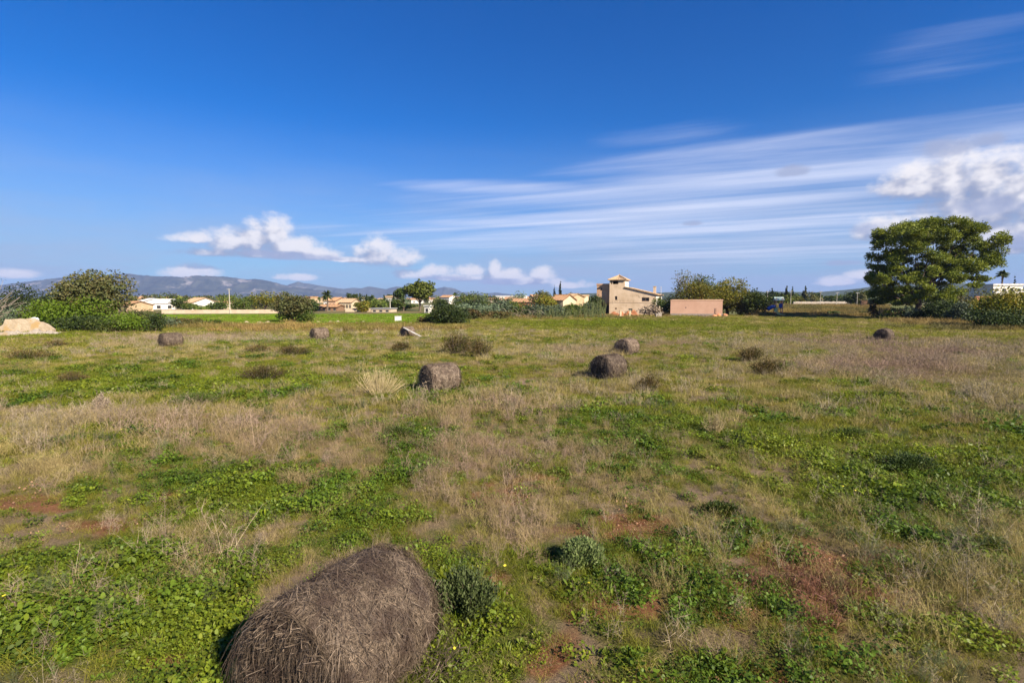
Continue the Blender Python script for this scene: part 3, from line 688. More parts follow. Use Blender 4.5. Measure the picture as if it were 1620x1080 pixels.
for a in [
 (722, 561, 527, 62, 'brown_shrub', 'rusty brown shrub, tall half of the ragged pair beyond the lone green-weed bale', 1600),
 (760, 566, 535, 48, 'brown_shrub', 'rusty brown shrub with a drooping side, joined to the tall ragged one', 1200),
 (636, 556, 541, 36, 'brown_shrub', 'small dark brown cushion shrub below the bale with the white board', 800),
 (417, 600, 576, 78, 'brown_shrub', 'wide low brown shrub on a patch of vivid green grass', 1500),
 (462, 563, 546, 56, 'brown_shrub', 'flat russet shrub behind the wide low brown one', 900),
 (410, 558, 544, 42, 'brown_shrub', 'small russet shrub next to the flat russet one', 800),
 (112, 604, 585, 46, 'brown_shrub', 'thin brown shrub at the near side of the vivid green strip', 800),
 (44, 570, 552, 80, 'brown_shrub', 'long brown thicket of dry weeds by the edge of the picture', 1100),
 (90, 549, 538, 40, 'brown_shrub', 'little brown shrub in front of the broken stone wall', 600),
 (1188, 573, 549, 52, 'brown_shrub', 'upper brown-green shrub of the diagonal pair beyond the close bales', 1200),
 (1216, 594, 566, 60, 'brown_shrub', 'lower brown-green shrub of the diagonal pair, denser and darker', 1500),
 (1027, 622, 592, 40, 'brown_shrub', 'upright olive-brown shrub near the frayed bale', 1100),
 (600, 622, 574, 96, 'straw_stalk', 'pale straw-coloured fan of dry stems beside the lone green-weed bale', 1300),
 (310, 640, 622, 84, 'mid', 'dark green low shrub between the green strip and the pinkish dry grass', 1100),
 (918, 890, 846, 80, 'herb', 'grey-green feathery cushion beside the bare red soil', 1900),
 (1437, 742, 716, 104, 'dark', 'dark green shrub spreading on short bright grass', 1800),
 (1140, 812, 794, 70, 'mid', 'small dark green clump in the middle of the near field', 1000),
 (628, 696, 676, 66, 'mid', 'fresh green weed clump standing out of the dry grass', 1000),
 (1345, 690, 672, 74, 'mid', 'dark leafy clump in greyish dry grass', 1000),
 (738, 972, 892, 120, 'herb', 'tall soft feathery herb growing against the big near bale', 2400),
 (160, 652, 622, 34, 'twig', 'grey twiggy dead shrub in the pinkish dry grass', 700),
 (1130, 690, 650, 46, 'straw_stalk', 'upright pale yellow tuft of tall grass on the slope of green weeds', 900)]:
    field_shrub(*a)

# ------------------------------------------------------------------ far bright field, walls, stones
mb = MB()
a0, a1, a2, a3 = G(262, 517), G(738, 509), G(745, 497), G(250, 498.5)
k = 24; pts = []
for i in range(k + 1):
    f = i / k
    for j in range(9):
        q = j / 8; p = (a0 * (1 - f) + a1 * f) * (1 - q) + (a3 * (1 - f) + a2 * f) * q
        if j == 0: p = p + np.array([0, (vnoise(np.array(f * 9), np.array(0.), 4) - .5) * 7, 0])
        p[2] = gz1(p[0], p[1]) + .07; pts.append(p)
mb.add(pts, [(i * 9 + j, (i + 1) * 9 + j, (i + 1) * 9 + j + 1, i * 9 + j + 1) for i in range(k) for j in range(8)])
M['lush'] = surf_mat('sprouting_crop', (.13, .22, .008), (.19, .28, .014), .6, (.14, .2, .02), .08, .5, .7, bump=1, bscale=5)
struct(mb.build('crop_field', M['lush']), 'bright green sprouting crop field', 'field')
r = np.random.default_rng(8)
f, q = r.random(9000), r.random(9000)
p = (a0[None] * (1 - f)[:, None] + a1[None] * f[:, None]) * (1 - q)[:, None] + (a3[None] * (1 - f)[:, None] + a2[None] * f[:, None]) * q[:, None]
PS['crop'] = proto_set('crop', [f_green(90, .9, .1, .22, .05)], leaf_mat('crop_blades', (.13, .22, .008), (.2, .3, .014), .4))
scatter('crop_shoots', 'short bright green shoots of the far crop field', 'crop', PS['crop'], p[:, :2], r.uniform(.7, 1.1, len(p)), np.zeros(len(p)))

M['limestone'] = surf_mat('sunlit_limestone', (.33, .25, .16), (.45, .36, .25), 2.2, (.38, .25, .11), .6, .54, .64, bump=1, bscale=5)
M['grey_stone'] = surf_mat('grey_limestone', (.24, .2, .16), (.36, .31, .26), 3, (.3, .22, .13), .9, bump=.6, bscale=4)
def rock_mb(mb, c, s, r, mi=0):
    n = 8; th = np.linspace(0, 2 * math.pi, n, endpoint=False); V = []
    for z, q in ((-.15, .8), (.35, 1.0), (.75, .75), (.95, .35)):
        V.append(np.stack([c[0] + np.cos(th) * s * q * r.uniform(.75, 1.2, n), c[1] + np.sin(th) * s * .8 * q * r.uniform(.75, 1.2, n), np.full(n, c[2]) + s * z * r.uniform(.8, 1.1, n)], 1))
    V = np.concatenate(V); f = [(k * n + j, k * n + (j + 1) % n, (k + 1) * n + (j + 1) % n, (k + 1) * n + j) for k in range(3) for j in range(n)]
    mb.add(V, f, mi); mb.add(V[-n:], [list(range(n))], mi)
def wall(name, label, p0, p1, h, th, mat, r, broken=.1, seg=26):
    """a masonry wall between two ground points with an uneven top"""
    p0 = np.asarray(p0, float); p1 = np.asarray(p1, float); d = p1 - p0; L = np.hypot(d[0], d[1]); a = math.atan2(d[1], d[0])
    mb = MB(); xs = np.linspace(0, L, seg + 1); hs = h(xs / L) if callable(h) else np.full(seg + 1, h)
    hs = hs * (1 + broken * (r.random(seg + 1) - .5) * 2)
    V = []
    for x, z in zip(xs, hs):
        j = r.normal(size=2) * broken * .1
        V += [(x, -th / 2 + j[0], -.2), (x, -th / 2 + j[1], z), (x, th / 2, z * r.uniform(.95, 1)), (x, th / 2, -.2)]
    F = [(4 * i + k, 4 * i + 4 + k, 4 * i + 4 + (k + 1) % 4, 4 * i + (k + 1) % 4) for i in range(seg) for k in range(4)] + [(0, 1, 2, 3), (4 * seg, 4 * seg + 3, 4 * seg + 2, 4 * seg + 1)]
    mb.add(V, F)
    o = mb.build(name, mat, loc=(p0[0], p0[1], gz1(p0[0], p0[1])), rotz=a); tag(o, label, 'wall'); return o
r = np.random.default_rng(12)
g0, g1 = G(-30, 528), G(86, 527)
wall('stone_wall', 'broken sunlit limestone wall end below the bright green bush', g0, g1, lambda f: np.interp(f, [0, .32, .36, .72, .8, .92, 1], [.75, .8, 1.55, 1.6, 1.3, .95, .45]), .5, M['limestone'], r, .035, 30)
w2 = wall('stone_kerb', 'low grey stone footing in front of the broken limestone wall', G(-30, 532), G(74, 529), lambda f: .42 + .1 * np.sin(f * 17), .5, M['grey_stone'], r, .22, 24)
for k, (px, py, s_) in enumerate([(8, 530, .35), (24, 531, .28), (60, 529, .3), (78, 529, .42), (88, 529, .3), (96, 528, .22), (40, 531, .22)]):
    g = spot(px, py); m = MB(); rock_mb(m, (0, 0, 0), s_, r); tag(m.build('fallen_stone', M['grey_stone'], loc=g, rotz=k), 'fallen grey block at the foot of the broken limestone wall', 'stone', 'fallen blocks below the broken limestone wall')
m = MB(); rock_mb(m, (0, 0, 0), .38, r); q = P(55, 507, 56.5); tag(m.build('boulder', M['white_paint'], loc=q), 'whitish boulder balanced on top of the broken limestone wall', 'boulder')
M['beige_wall'] = surf_mat('beige_render', (.4, .31, .21), (.5, .4, .28), .8, (.38, .27, .17), .2, bump=.2)
wall('boundary_wall', 'long low beige boundary wall behind the crop field', P(255, 474, 132) * [1, 1, 0], P(446, 474, 136) * [1, 1, 0], 1.0, .3, M['beige_wall'], r, .02, 30)
wall('garden_wall', 'pinkish garden wall in front of the tiled roofed villa', P(546, 474, 152) * [1, 1, 0], P(586, 474, 152) * [1, 1, 0], 1.1, .3, M['beige_wall'], r, .03, 12)
for k in range(46):
    px = r.uniform(345, 560) if k < 28 else (r.uniform(560, 725))
    if 438 < px < 492: continue
    py = 513.5 - (px - 345) * .012 + r.uniform(-1.2, 1.2)
    s = r.uniform(.18, .5) * (1 if k < 28 else .7); g = spot(px, py); m = MB()
    for _ in range(3): rock_mb(m, (r.normal() * s * .4, r.normal() * s * .3, 0), s * r.uniform(.5, .9), r)
    o = m.build('field_stone', M['limestone'], loc=g)
    tag(o, 'ochre limestone boulder in the rubble row edging the crop field', 'boulder', 'ochre boulders along the crop field edge')

# ------------------------------------------------------------------ trees and bushes, west side of the field
tree('bush_tree', 'big round olive-brown tree standing over the bright green bush', 'tree', 150, 521, 431, 104, 'carob', 9000, 22, .12, leaf=.2, Y=66, small=.27)
bush('bramble', 'bright green bramble mound spilling onto the broken stone wall', 112, 524, 468, 142, 'bright', 9000, 22, Y=63, leaf=.17, small=.26, depth=.42)
bush('bush', 'dark leafy skirt at the foot of the bright bramble mound', 140, 526, 500, 92, 'dark', 2600, 12, Y=58.5, leaf=.13, depth=.3)  # separate darker leaf mass low in front of the bramble
bush('bush', 'yellow-green bush between the bramble mound and the small dark cone bush', 208, 524, 494, 66, 'bright', 2200, 12, Y=57.5, leaf=.13)
bush('bush', 'low green bush at the foot of the bramble mound', 172, 527, 504, 60, 'mid', 1500, 10, Y=56, leaf=.12)
bush('bush', 'small dark cone-shaped bush at the end of the hedge', 243, 524, 494, 27, 'dark', 1300, 8, Y=57.5, leaf=.11)
bush('bush', 'olive bush hiding the foot of the tan stone house', 215, 514, 488, 34, 'carob', 1100, 9, Y=76)
bush('bush', 'mid-green bush next to the white warehouse corner', 236, 512, 489, 26, 'mid', 900, 9, Y=80)
bush('bush', 'silvery green wild olive bush behind the wall', 16, 520, 474, 66, 'olive', 2600, 14, Y=62)
bush('bush', 'reddish brown bush between the wild olive and the bramble mound', 55, 518, 478, 52, 'carob', 2000, 12, Y=63)
tree('tree', 'dark green tree with a pale leaning bough behind the wild olive', 'tree', 38, 515, 449, 66, 'dark', 3600, 14, .2, Y=70)
tree('tree', 'low dark tree between the leaning tree and the big round one', 'tree', 84, 515, 462, 46, 'dark', 2200, 12, .2, Y=74)
bush('bush', 'rusty low bush in the hollow left of the crop field', 300, 518, 503, 60, 'brown_shrub', 1200, 10, Y=72)
bush('bush', 'green tuft bush in front of the crop field', 335, 518, 506, 24, 'mid', 500, 7, Y=71)
bush('bush', 'thin olive bush beside the cone-shaped bush', 268, 521, 500, 40, 'olive', 900, 8, Y=66)
# bare tree at the picture's edge
e = empty('bare_tree', P(-14, 474, 58) * [1, 1, 0], 0, 'almost leafless tree reaching into the sky at the edge of the picture', 'tree')
r = np.random.default_rng(31); t = MB(); t.tube([(0, 0, -.1), (.1, 0, 1.6), (.2, 0, 3.0)], [.2, .15, .1], 7); lv = MB(); tips = []
for k in range(34):
    o = np.array([.1 + .05 * r.normal(), 0, r.uniform(1.4, 3)]); d = unit(np.array([r.normal() * .8 + .3, r.normal() * .6, r.uniform(.2, 1.3)])); l = r.uniform(1.2, 3.2)
    pth = [o, o + d * l * .5 + r.normal(size=3) * .12, o + d * l + np.array([0, 0, .2])]; t.tube(pth, [.045, .03, .012], 4); tips.append(pth[2]); tips.append(pth[1] + (pth[2] - pth[1]) * .5)
t.tube([(.2, 0, 2.4), (1.7, .2, 2.9), (3.0, .3, 3.9)], [.09, .07, .03], 5)
t.build('trunk', M['bark_pale'], e); c = np.repeat(np.array(tips), 9, 0); c = c + r.normal(size=c.shape) * .16; leaves(lv, c, unit(r.normal(size=c.shape)), .12, r); lv.build('crown', M['dark'], e)

# ------------------------------------------------------------------ middle distance: trees behind the crop field
tree('round_tree', 'round olive-green tree standing at the edge of the crop field', 'tree', 461, 513, 465, 52, 'carob', 5000, 16, .14, leaf=.2, Y=80, small=.28)
bush('bush', 'green sucker growth at the foot of the round olive-green tree', 482, 513, 490, 26, 'mid', 800, 8, Y=79)
bush('round_bush', 'dense dark green rounded bush alone at the field edge', 709, 513, 483, 50, 'dark', 6500, 16, Y=77, leaf=.16, small=.42)
bush('bush', 'brown dry bush beside the dense rounded bush', 672, 512, 500, 26, 'brown_shrub', 500, 8, Y=78)
tree('pine_tree', 'tall umbrella pine rising over the villas', 'pine', 664, 488, 441, 40, 'pine', 4200, 18, .3, Y=165, leaf=.42, small=.28)
tree('pine_tree', 'thin ragged pine leaning on the tall umbrella pine', 'pine', 638, 488, 452, 28, 'dark', 1100, 11, .3, Y=166, leaf=.36, small=.2)
for k, (px, tp, w, mt, lb) in enumerate([
 (385, 468, 44, 'mid', 'rounded green tree right behind the long boundary wall, beside the tall pole'), (418, 464, 46, 'yellow', 'yellow-green rounded tree behind the boundary wall'), (402, 466, 30, 'mid', 'darker tree wedged between the two rounded trees'),
 (285, 472, 26, 'mid', 'thin tree between two white houses'), (262, 479, 22, 'dark', 'dark bush-like tree in front of the white warehouse'), (345, 478, 26, 'dark', 'dark tree beside the foot of the pole'), (322, 482, 26, 'mid', 'low tree in front of the cream house'), (300, 481, 22, 'mid', 'small green tree behind the boundary wall'),
 (596, 473, 34, 'mid', 'broad green tree behind the pinkish garden wall'), (612, 472, 26, 'dark', 'dark tree behind the open shed'), (572, 476, 24, 'yellow', 'yellowish tree in front of the villa'), (628, 474, 24, 'mid', 'green tree below the thin ragged pine'), (640, 480, 36, 'mid', 'bushy green tree under the pines'), (585, 470, 20, 'dark', 'dark tree behind the villa'),
 (494, 474, 20, 'dark', 'dark tree in front of the square tower house'), (700, 474, 24, 'dark', 'dark tree beside the tall umbrella pine'), (722, 476, 26, 'mid', 'round tree behind the dense rounded bush'), (748, 474, 24, 'dark', 'dark green tree before the village roofs'), (765, 476, 22, 'mid', 'green tree amid the village roofs'), (735, 480, 26, 'olive', 'grey-green tree above the dense rounded bush')]):
    tree('tree', lb, 'tree', px, 490, tp, w, mt, 900, 9, .12, Y=142 + (k * 13) % 60, small=.33)
for lb, px, tp, w in [('pointed cypress just behind the villa roof', 570, 463, 5), ('short cypress beside the pointed villa cypress', 580, 466, 5), ('slim cypress in front of the white farm building', 623, 461, 5), ('small cypress near the shed pole', 608, 466, 4), ('tiny lone cypress above the white warehouse roofs', 215, 467, 5)]: cypress(lb, px, tp, w, 230, n=260)
palm('feathery date palm next to the square tower house', 517, 455, 25, 160)
palm('small palm with drooping crown behind the villa', 588, 464, 15, 200)
palm('tiny palm silhouetted on the village skyline', 720, 461, 9, 330)
for px, lb in ((551, 'taller of the two dark stone pines behind the villa'), (560, 'shorter of the two dark stone pines behind the villa')): tree('pine_tree', lb, 'pine', px, 485, 464.5 + (px == 560), 10, 'dark', 260, 7, .45, Y=240, small=.34)

# ------------------------------------------------------------------ houses
M['tile'] = surf_mat('terracotta_tiles', (.3, .16, .08), (.42, .25, .13), 2.0, (.26, .17, .11), .8, bump=.8, bscale=6)
M['tile_light'] = surf_mat('sunbleached_tiles', (.37, .24, .13), (.46, .32, .19), 2.0, (.28, .19, .12), .8, bump=.8, bscale=6)
M['old_plaster'] = surf_mat('weathered_plaster', (.5, .36, .225), (.66, .5, .34), .45, (.34, .25, .165), .8, .54, .7, bump=.5, bscale=3)
M['annex_plaster'] = surf_mat('brown_plaster', (.46, .27, .155), (.58, .37, .23), .6, (.36, .22, .13), .6, bump=.5, bscale=3)
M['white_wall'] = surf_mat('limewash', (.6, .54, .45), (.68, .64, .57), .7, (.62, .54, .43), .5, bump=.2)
M['cream_wall'] = surf_mat('cream_render', (.46, .36, .23), (.55, .45, .3), .6, (.4, .3, .18), .4, bump=.2)
M['pink_wall'] = surf_mat('salmon_render', (.53, .31, .205), (.59, .36, .245), .5, (.48, .29, .2), 1.5, bump=.1)
M['ochre_wall'] = surf_mat('ochre_sandstone', (.36, .25, .14), (.46, .33, .2), .7, (.34, .24, .14), .4, bump=.3)
M['shadow_glass'] = surf_mat('dark_opening', (.02, .02, .02), (.035, .035, .04), 3, bump=0, rough=.3)
M['green_door'] = surf_mat('green_door_paint', (.05, .09, .07), (.07, .11, .085), 2, bump=0)
M['iron'] = surf_mat('grey_iron', (.2, .2, .19), (.3, .29, .27), 4, bump=0, rough=.5)
M['wood'] = surf_mat('old_wood', (.16, .09, .05), (.25, .15, .09), 3, bump=.3)
M['concrete_pole'] = surf_mat('concrete', (.36, .32, .25), (.45, .41, .33), 2, bump=.1)

def wall_holes(mb, x0, x1, z0, top, holes, y=0.0, depth=.25, mi=0):
    """front wall in the plane y with window openings and their reveals; TOP(x) gives its upper edge"""
    xs = sorted({x0, x1, *[h[0] for h in holes], *[h[1] for h in holes]}); zmax = max([h[3] for h in holes] + [z0 + .1]) + .05
    zs = sorted({z0, zmax, *[h[2] for h in holes], *[h[3] for h in holes]})
    for xa, xb in zip(xs, xs[1:]):
        for za, zb in zip(zs, zs[1:]):
            if any(h[0] <= xa and xb <= h[1] and h[2] <= za and zb <= h[3] for h in holes): continue
            mb.add([(xa, y, za), (xb, y, za), (xb, y, zb), (xa, y, zb)], [(0, 1, 2, 3)], mi)
        mb.add([(xa, y, zmax), (xb, y, zmax), (xb, y, top(xb)), (xa, y, top(xa))], [(0, 1, 2, 3)], mi)
    for a, b, c, d in holes:
        q = y + depth
        for A, B in (((a, c), (b, c)), ((b, c), (b, d)), ((b, d), (a, d)), ((a, d), (a, c))):
            mb.add([(A[0], y, A[1]), (B[0], y, B[1]), (B[0], q, B[1]), (A[0], q, A[1])], [(0, 3, 2, 1)], mi)
def roof_tiles(mb, P00, P10, P11, P01, rows=18, amp=.05, mi=0):
    """corrugated sheet: ridges run from edge P00-P10 to edge P01-P11"""
    P00, P10, P11, P01 = map(lambda q: np.asarray(q, float), (P00, P10, P11, P01)); n = rows * 4; V = []
    nr = unit(np.cross(P10 - P00, P01 - P00)); nr = nr if nr[2] > 0 else -nr
    for i in range(n + 1):
        f = i / n; o = nr * amp * math.cos(i * math.pi / 2); V += [P00 + (P10 - P00) * f + o, P01 + (P11 - P01) * f + o]
    mb.add(V, [(2 * i, 2 * i + 2, 2 * i + 3, 2 * i + 1) for i in range(n)], mi)
    lo = [v - nr * .14 for v in (P00, P10, P11, P01)]; mb.add(lo, [(0, 1, 2, 3)], mi)
    hi = [v - nr * .03 for v in (P00, P10, P11, P01)]
    for i in range(4): j = (i + 1) % 4; mb.add([lo[i], lo[j], hi[j], hi[i]], [(0, 1, 2, 3)], mi)

# --- old farmhouse with a lookout tower
HY = 128.0; hb = P(964, 474, HY); hb[2] = -.1
HROT = R(-22)
fh = empty('farmhouse', hb, HROT, 'old plaster farmhouse with a square lookout tower at the far side of the field', 'farmhouse')
sx, sz = .0278, .0262
X = lambda cx: (cx - 385) * sx
Z = lambda cy: (576 - cy) * sz
tw, td = 3.75, 5.6; xe = X(790); dep = 13.5
slope = lambda x: 6.75 - .245 * (x - tw)
holes = [(X(433), X(455), Z(438), Z(402)), (X(668), X(732), Z(450), Z(415)), (X(435), X(452), Z(525), Z(512)), (X(555), X(590), Z(560), Z(518)), (X(670), X(715), Z(560), Z(515))]
m = MB()
tp = lambda x: slope(x) if x > tw - .01 else 6.75
wall_holes(m, 0, tw, -.2, lambda x: Z(296), holes[:1] + holes[2:3])
wall_holes(m, tw, xe, -.2, slope, [holes[1], holes[3], holes[4]])
rh = [(1.4, 2.3, 3.0, 4.2), (4.6, 5.5, 3.0, 4.2), (7.4, 8.2, 3.0, 4.2), (2.8, 3.8, .2, 2.3), (6.0, 6.9, .9, 2.2)]
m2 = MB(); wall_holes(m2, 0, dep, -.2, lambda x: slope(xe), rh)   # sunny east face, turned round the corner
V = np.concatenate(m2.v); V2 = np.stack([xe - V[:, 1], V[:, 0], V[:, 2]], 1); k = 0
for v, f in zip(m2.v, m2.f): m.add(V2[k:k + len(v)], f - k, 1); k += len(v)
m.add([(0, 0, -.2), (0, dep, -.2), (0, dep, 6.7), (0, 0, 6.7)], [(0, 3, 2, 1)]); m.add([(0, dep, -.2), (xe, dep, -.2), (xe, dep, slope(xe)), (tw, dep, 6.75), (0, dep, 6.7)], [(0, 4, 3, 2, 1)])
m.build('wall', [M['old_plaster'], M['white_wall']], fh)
for h in holes[:3] + holes[4:]:
    q = MB(); q.box(h[0] + .002, h[1] - .002, .2, .24, h[2] + .002, h[3] - .002); w = q.build('window', M['shadow_glass'], fh)
    q = MB(); xm = (h[0] + h[1]) / 2; q.box(xm - .04, xm + .04, .15, .195, h[2] + .06, h[3] - .06); q.box(h[0] + .01, h[1] - .01, .15, .195, h[2] + .005, h[2] + .055); q.box(h[0] + .01, h[1] - .01, .15, .195, h[3] - .055, h[3] - .005); q.build('frame', M['wood'], w)
q = MB(); q.box(-.02, xe - .01, -.05, -.003, Z(462), Z(455)); q.build('ledge', M['old_plaster'], fh)
h = holes[3]; q = MB(); q.box(h[0] + .002, h[1] - .002, .16, .2, h[2] + .002, h[3] - .002)
for k in range(5): xx = h[0] + (h[1] - h[0]) * (k + .5) / 5; q.box(xx - .06, xx + .06, .14, .158, h[2] + .05, h[3] - .05)
q.build('door', M['green_door'], fh)
for h in rh:
    q = MB(); q.box(xe - .24, xe - .2, h[0] + .002, h[1] - .002, h[2] + .002, h[3] - .002); q.build('window', M['shadow_glass'], fh)
m = MB(); roof_tiles(m, (tw + .02, -.25, slope(tw) + .12), (tw + .02, dep + .2, slope(tw) + .12), (xe + .45, dep + .2, slope(xe + .45) + .12), (xe + .45, -.25, slope(xe + .45) + .12), 26, .05)
rf = m.build('roof', M['tile_light'], fh)
m = MB(); m.box(-.3, .3, -.3, .3, -.6, 1.5); m.box(-.38, .38, -.38, .38, 1.503, 1.62)
m.build('chimney', M['old_plaster'], rf, loc=(X(772), 1.3, slope(X(772)) + .3))
m = MB(); m.tube([(0, 0, 0), (0, 0, 1.9)], [.06, .05], 8); m.box(-.14, .14, -.14, .14, 1.9, 2.0); m.build('flue', M['white_paint'], rf, loc=(X(772) + 1.0, 6.0, slope(X(772) + 1.0) + .1))
# tower above the roof: an open belvedere
zt, ze = Z(296), Z(250)
m = MB(); m.box(0, tw, .003, td, zt + .003, zt + .12)
for a, b in ((0, .35), (.62, .8), (X(462), tw)): m.box(a, b, .01, .28, zt + .123, ze)
m.box(.35, X(462), .01, .28, zt + .123, zt + .2); m.box(.35, X(462), .012, .27, ze - .18, ze - .002)
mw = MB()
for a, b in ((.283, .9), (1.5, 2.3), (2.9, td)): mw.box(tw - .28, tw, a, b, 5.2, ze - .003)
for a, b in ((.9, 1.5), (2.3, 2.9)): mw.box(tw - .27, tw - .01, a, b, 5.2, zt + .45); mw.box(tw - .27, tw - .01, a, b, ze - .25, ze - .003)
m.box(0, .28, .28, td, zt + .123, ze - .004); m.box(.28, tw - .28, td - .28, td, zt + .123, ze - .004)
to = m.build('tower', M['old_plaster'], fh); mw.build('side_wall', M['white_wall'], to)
for a, b in ((.9, 1.5), (2.3, 2.9)):
    q = MB(); q.box(tw - .2, tw - .16, a + .002, b - .002, zt + .452, ze - .252); q.build('window', M['shadow_glass'], to)
ov = .42; ap = np.array([tw / 2, td / 2, Z(205)]); cs = [(-ov, -ov, ze), (tw + ov, -ov, ze), (tw + ov, td + ov, ze), (-ov, td + ov, ze)]
m = MB()
for i in range(4):
    A, B = np.array(cs[i]), np.array(cs[(i + 1) % 4]); n = 40; V = []
    for k in range(n + 1):
        p = A + (B - A) * k / n; o = np.array([0, 0, .05 * math.cos(k * math.pi / 2)]); V += [p + o + [0, 0, .1], ap + [0, 0, .1] + (p - ap) * .02 + o]
    m.add(V, [(2 * k, 2 * k + 2, 2 * k + 3, 2 * k + 1) for k in range(n)]); m.add([A, B, B + [0, 0, .1], A + [0, 0, .1]], [(0, 1, 2, 3)])
m.add(cs, [(3, 2, 1, 0)]); m.tube([ap + [0, 0, .1], ap + [0, 0, .45]], [.12, .05], 6)
for c_ in cs: m.tube([np.array(c_) + [0, 0, .12], ap + [0, 0, .16]], [.09, .09], 6)
m.build('tower_roof', M['tile_light'], to)
# annex on the far side of the tower
m = MB(); ax0 = X(262); m.box(ax0, -.05, 1.0, 6.5, Z(468), Z(296)); m.box(ax0 + .35, -.05, 2.2, 6.45, -.2, Z(468) - .003); m.box(ax0 - .08, -.03, .9, 6.6, Z(296) + .003, Z(281))
m.box(ax0 + .02, ax0 + .34, 1.02, 1.34, -.2, Z(468) - .002)
an = m.build('annex', M['annex_plaster'], fh)
q = MB(); q.box(ax0 + 1.0, ax0 + 1.35, .96, .998, Z(345), Z(322)); q.build('window', M['shadow_glass'], an)
q = MB(); q.box(ax0 + .9, -.5, 2.14, 2.198, 0, Z(492)); q.build('shaded_opening', M['shadow_glass'], an)  # dark panel stands in for the shade of the open lower part
# red debris and gate posts in front of the farmhouse
M['brick'] = surf_mat('orange_brick', (.42, .16, .07), (.55, .25, .12), 3, (.4, .3, .22), 1.2, bump=.5, island=.25)
r = np.random.default_rng(19)
for px, w, hh in ((972, 2.4, 1.0), (984, 1.8, .8), (995, 2.2, 1.1), (1003, 2.6, 1.3), (954, 1.6, .6)):
    g = P(px, 474, 113 + r.uniform(-1, 1)); m = MB()
    for k in range(60):
        a = r.uniform(0, 6.28); q = min(.75, abs(r.normal()) * .33); c = (math.cos(a) * q * w * .8, math.sin(a) * q * .8, 0); z = hh * max(0, 1 - q * 1.3) * r.random()
        m.box(c[0] - .2, c[0] + .2, c[1] - .15, c[1] + .15, z, z + .22)
    tag(m.build('brick_pile', M['brick'], loc=(g[0], g[1], gz1(g[0], g[1]) - .02), rotz=r.uniform(-.4, .4)), 'heap of orange bricks and rubble in the weeds before the farmhouse', 'brick pile', 'orange rubble heaps before the farmhouse')
for px, lb in ((982, 'pale gate pillar among orange rubble, under the tower'), (997, 'pale gate pillar among orange rubble, next to the green door')):
    g = P(px, 474, 110); m = MB(); m.box(-.2, .2, -.2, .2, -.1, 1.25); m.box(-.26, .26, -.26, .26, 1.253, 1.36); m.box(-.23, .23, -.23, .23, -.1, .12)
    tag(m.build('gate_pillar', M['cream_wall'], loc=(g[0], g[1], 0)), lb, 'pillar', 'gate pillars before the farmhouse')
g = P(1044, 474, 108); m = MB(); m.box(-.35, .35, -.3, .3, 0, .85); m.box(-.4, .4, -.35, .35, .853, .95); m.box(-.8, -.45, -.3, .3, 0, .75); tag(m.build('water_tank', M['grey_stone'], loc=(g[0], g[1], -.02)), 'small grey stone trough between the farmhouse and the salmon shed', 'trough')
# ivy, bramble and bushes around the farmhouse
for a in [(1043, 500, 470, 26, 'mid', 'climbing green bush against the sunny side of the farmhouse', 120), (1030, 500, 484, 34, 'twig', 'grey leafless bramble heap before the farmhouse wall', 118.5), (1052, 500, 480, 24, 'dark', 'dark bush between the farmhouse and the salmon shed', 119),
          (1062, 498, 464, 30, 'dark', 'dark tree-like bush rising behind the salmon shed end', 126)]:
    bush('bush', a[5], a[0], a[1], a[2], a[3], a[4], 900, 10, Y=a[6])

# --- salmon shed
sb = P(1061, 474, 116); sb[2] = -.05
sh = empty('shed', sb, R(-22), 'long windowless salmon-pink shed with one sunlit end', 'shed')
lw, ld, lh = 10.9, 5.0, 3.45
m = MB(); m.box(0, lw, 0, ld, .55, lh); m.build('wall', [M['pink_wall']], sh)
m = MB(); m.box(-.06, lw + .06, -.06, ld + .06, -.2, .547); m.build('plinth', M['grey_stone'], sh)
m = MB(); m.add([(-.1, -.04, lh + .02), (lw + .1, -.04, lh + .02), (lw + .1, ld + .1, lh + .16), (-.1, ld + .1, lh + .16), (-.1, -.04, lh + .11), (lw + .1, -.04, lh + .11), (lw + .1, ld + .1, lh + .25), (-.1, ld + .1, lh + .25)], [(0, 3, 2, 1), (4, 5, 6, 7), (0, 1, 5, 4), (1, 2, 6, 5), (2, 3, 7, 6), (3, 0, 4, 7)]); m.build('roof', M['annex_plaster'], sh)
m = MB(); m.tube([(9.6, -.12, 0), (9.6, -.12, 1.9)], [.04, .04], 8); m.build('downpipe', M['wood'], sh)
m = MB(); m.box(3.2, 3.4, -.02, -.003, 1.8, 2.0); m.build('vent', M['shadow_glass'], sh)
r = np.random.default_rng(23)
for px, lb in ((1128, 'reddish rubble lump near the sunlit end of the salmon shed'), (1143, 'brick rubble lump past the corner of the salmon shed'), (1114, 'dark rubble lump at the foot of the salmon shed')):
    g = P(px, 474, 109 + (px > 1140) * 3); m = MB()
    for _ in range(4): rock_mb(m, (r.normal() * .5, r.normal() * .3, 0), r.uniform(.3, .6), r)
    tag(m.build('rubble_lump', M['brick'] if px != 1114 else M['bark'], loc=(g[0], g[1], 0)), lb, 'rubble')

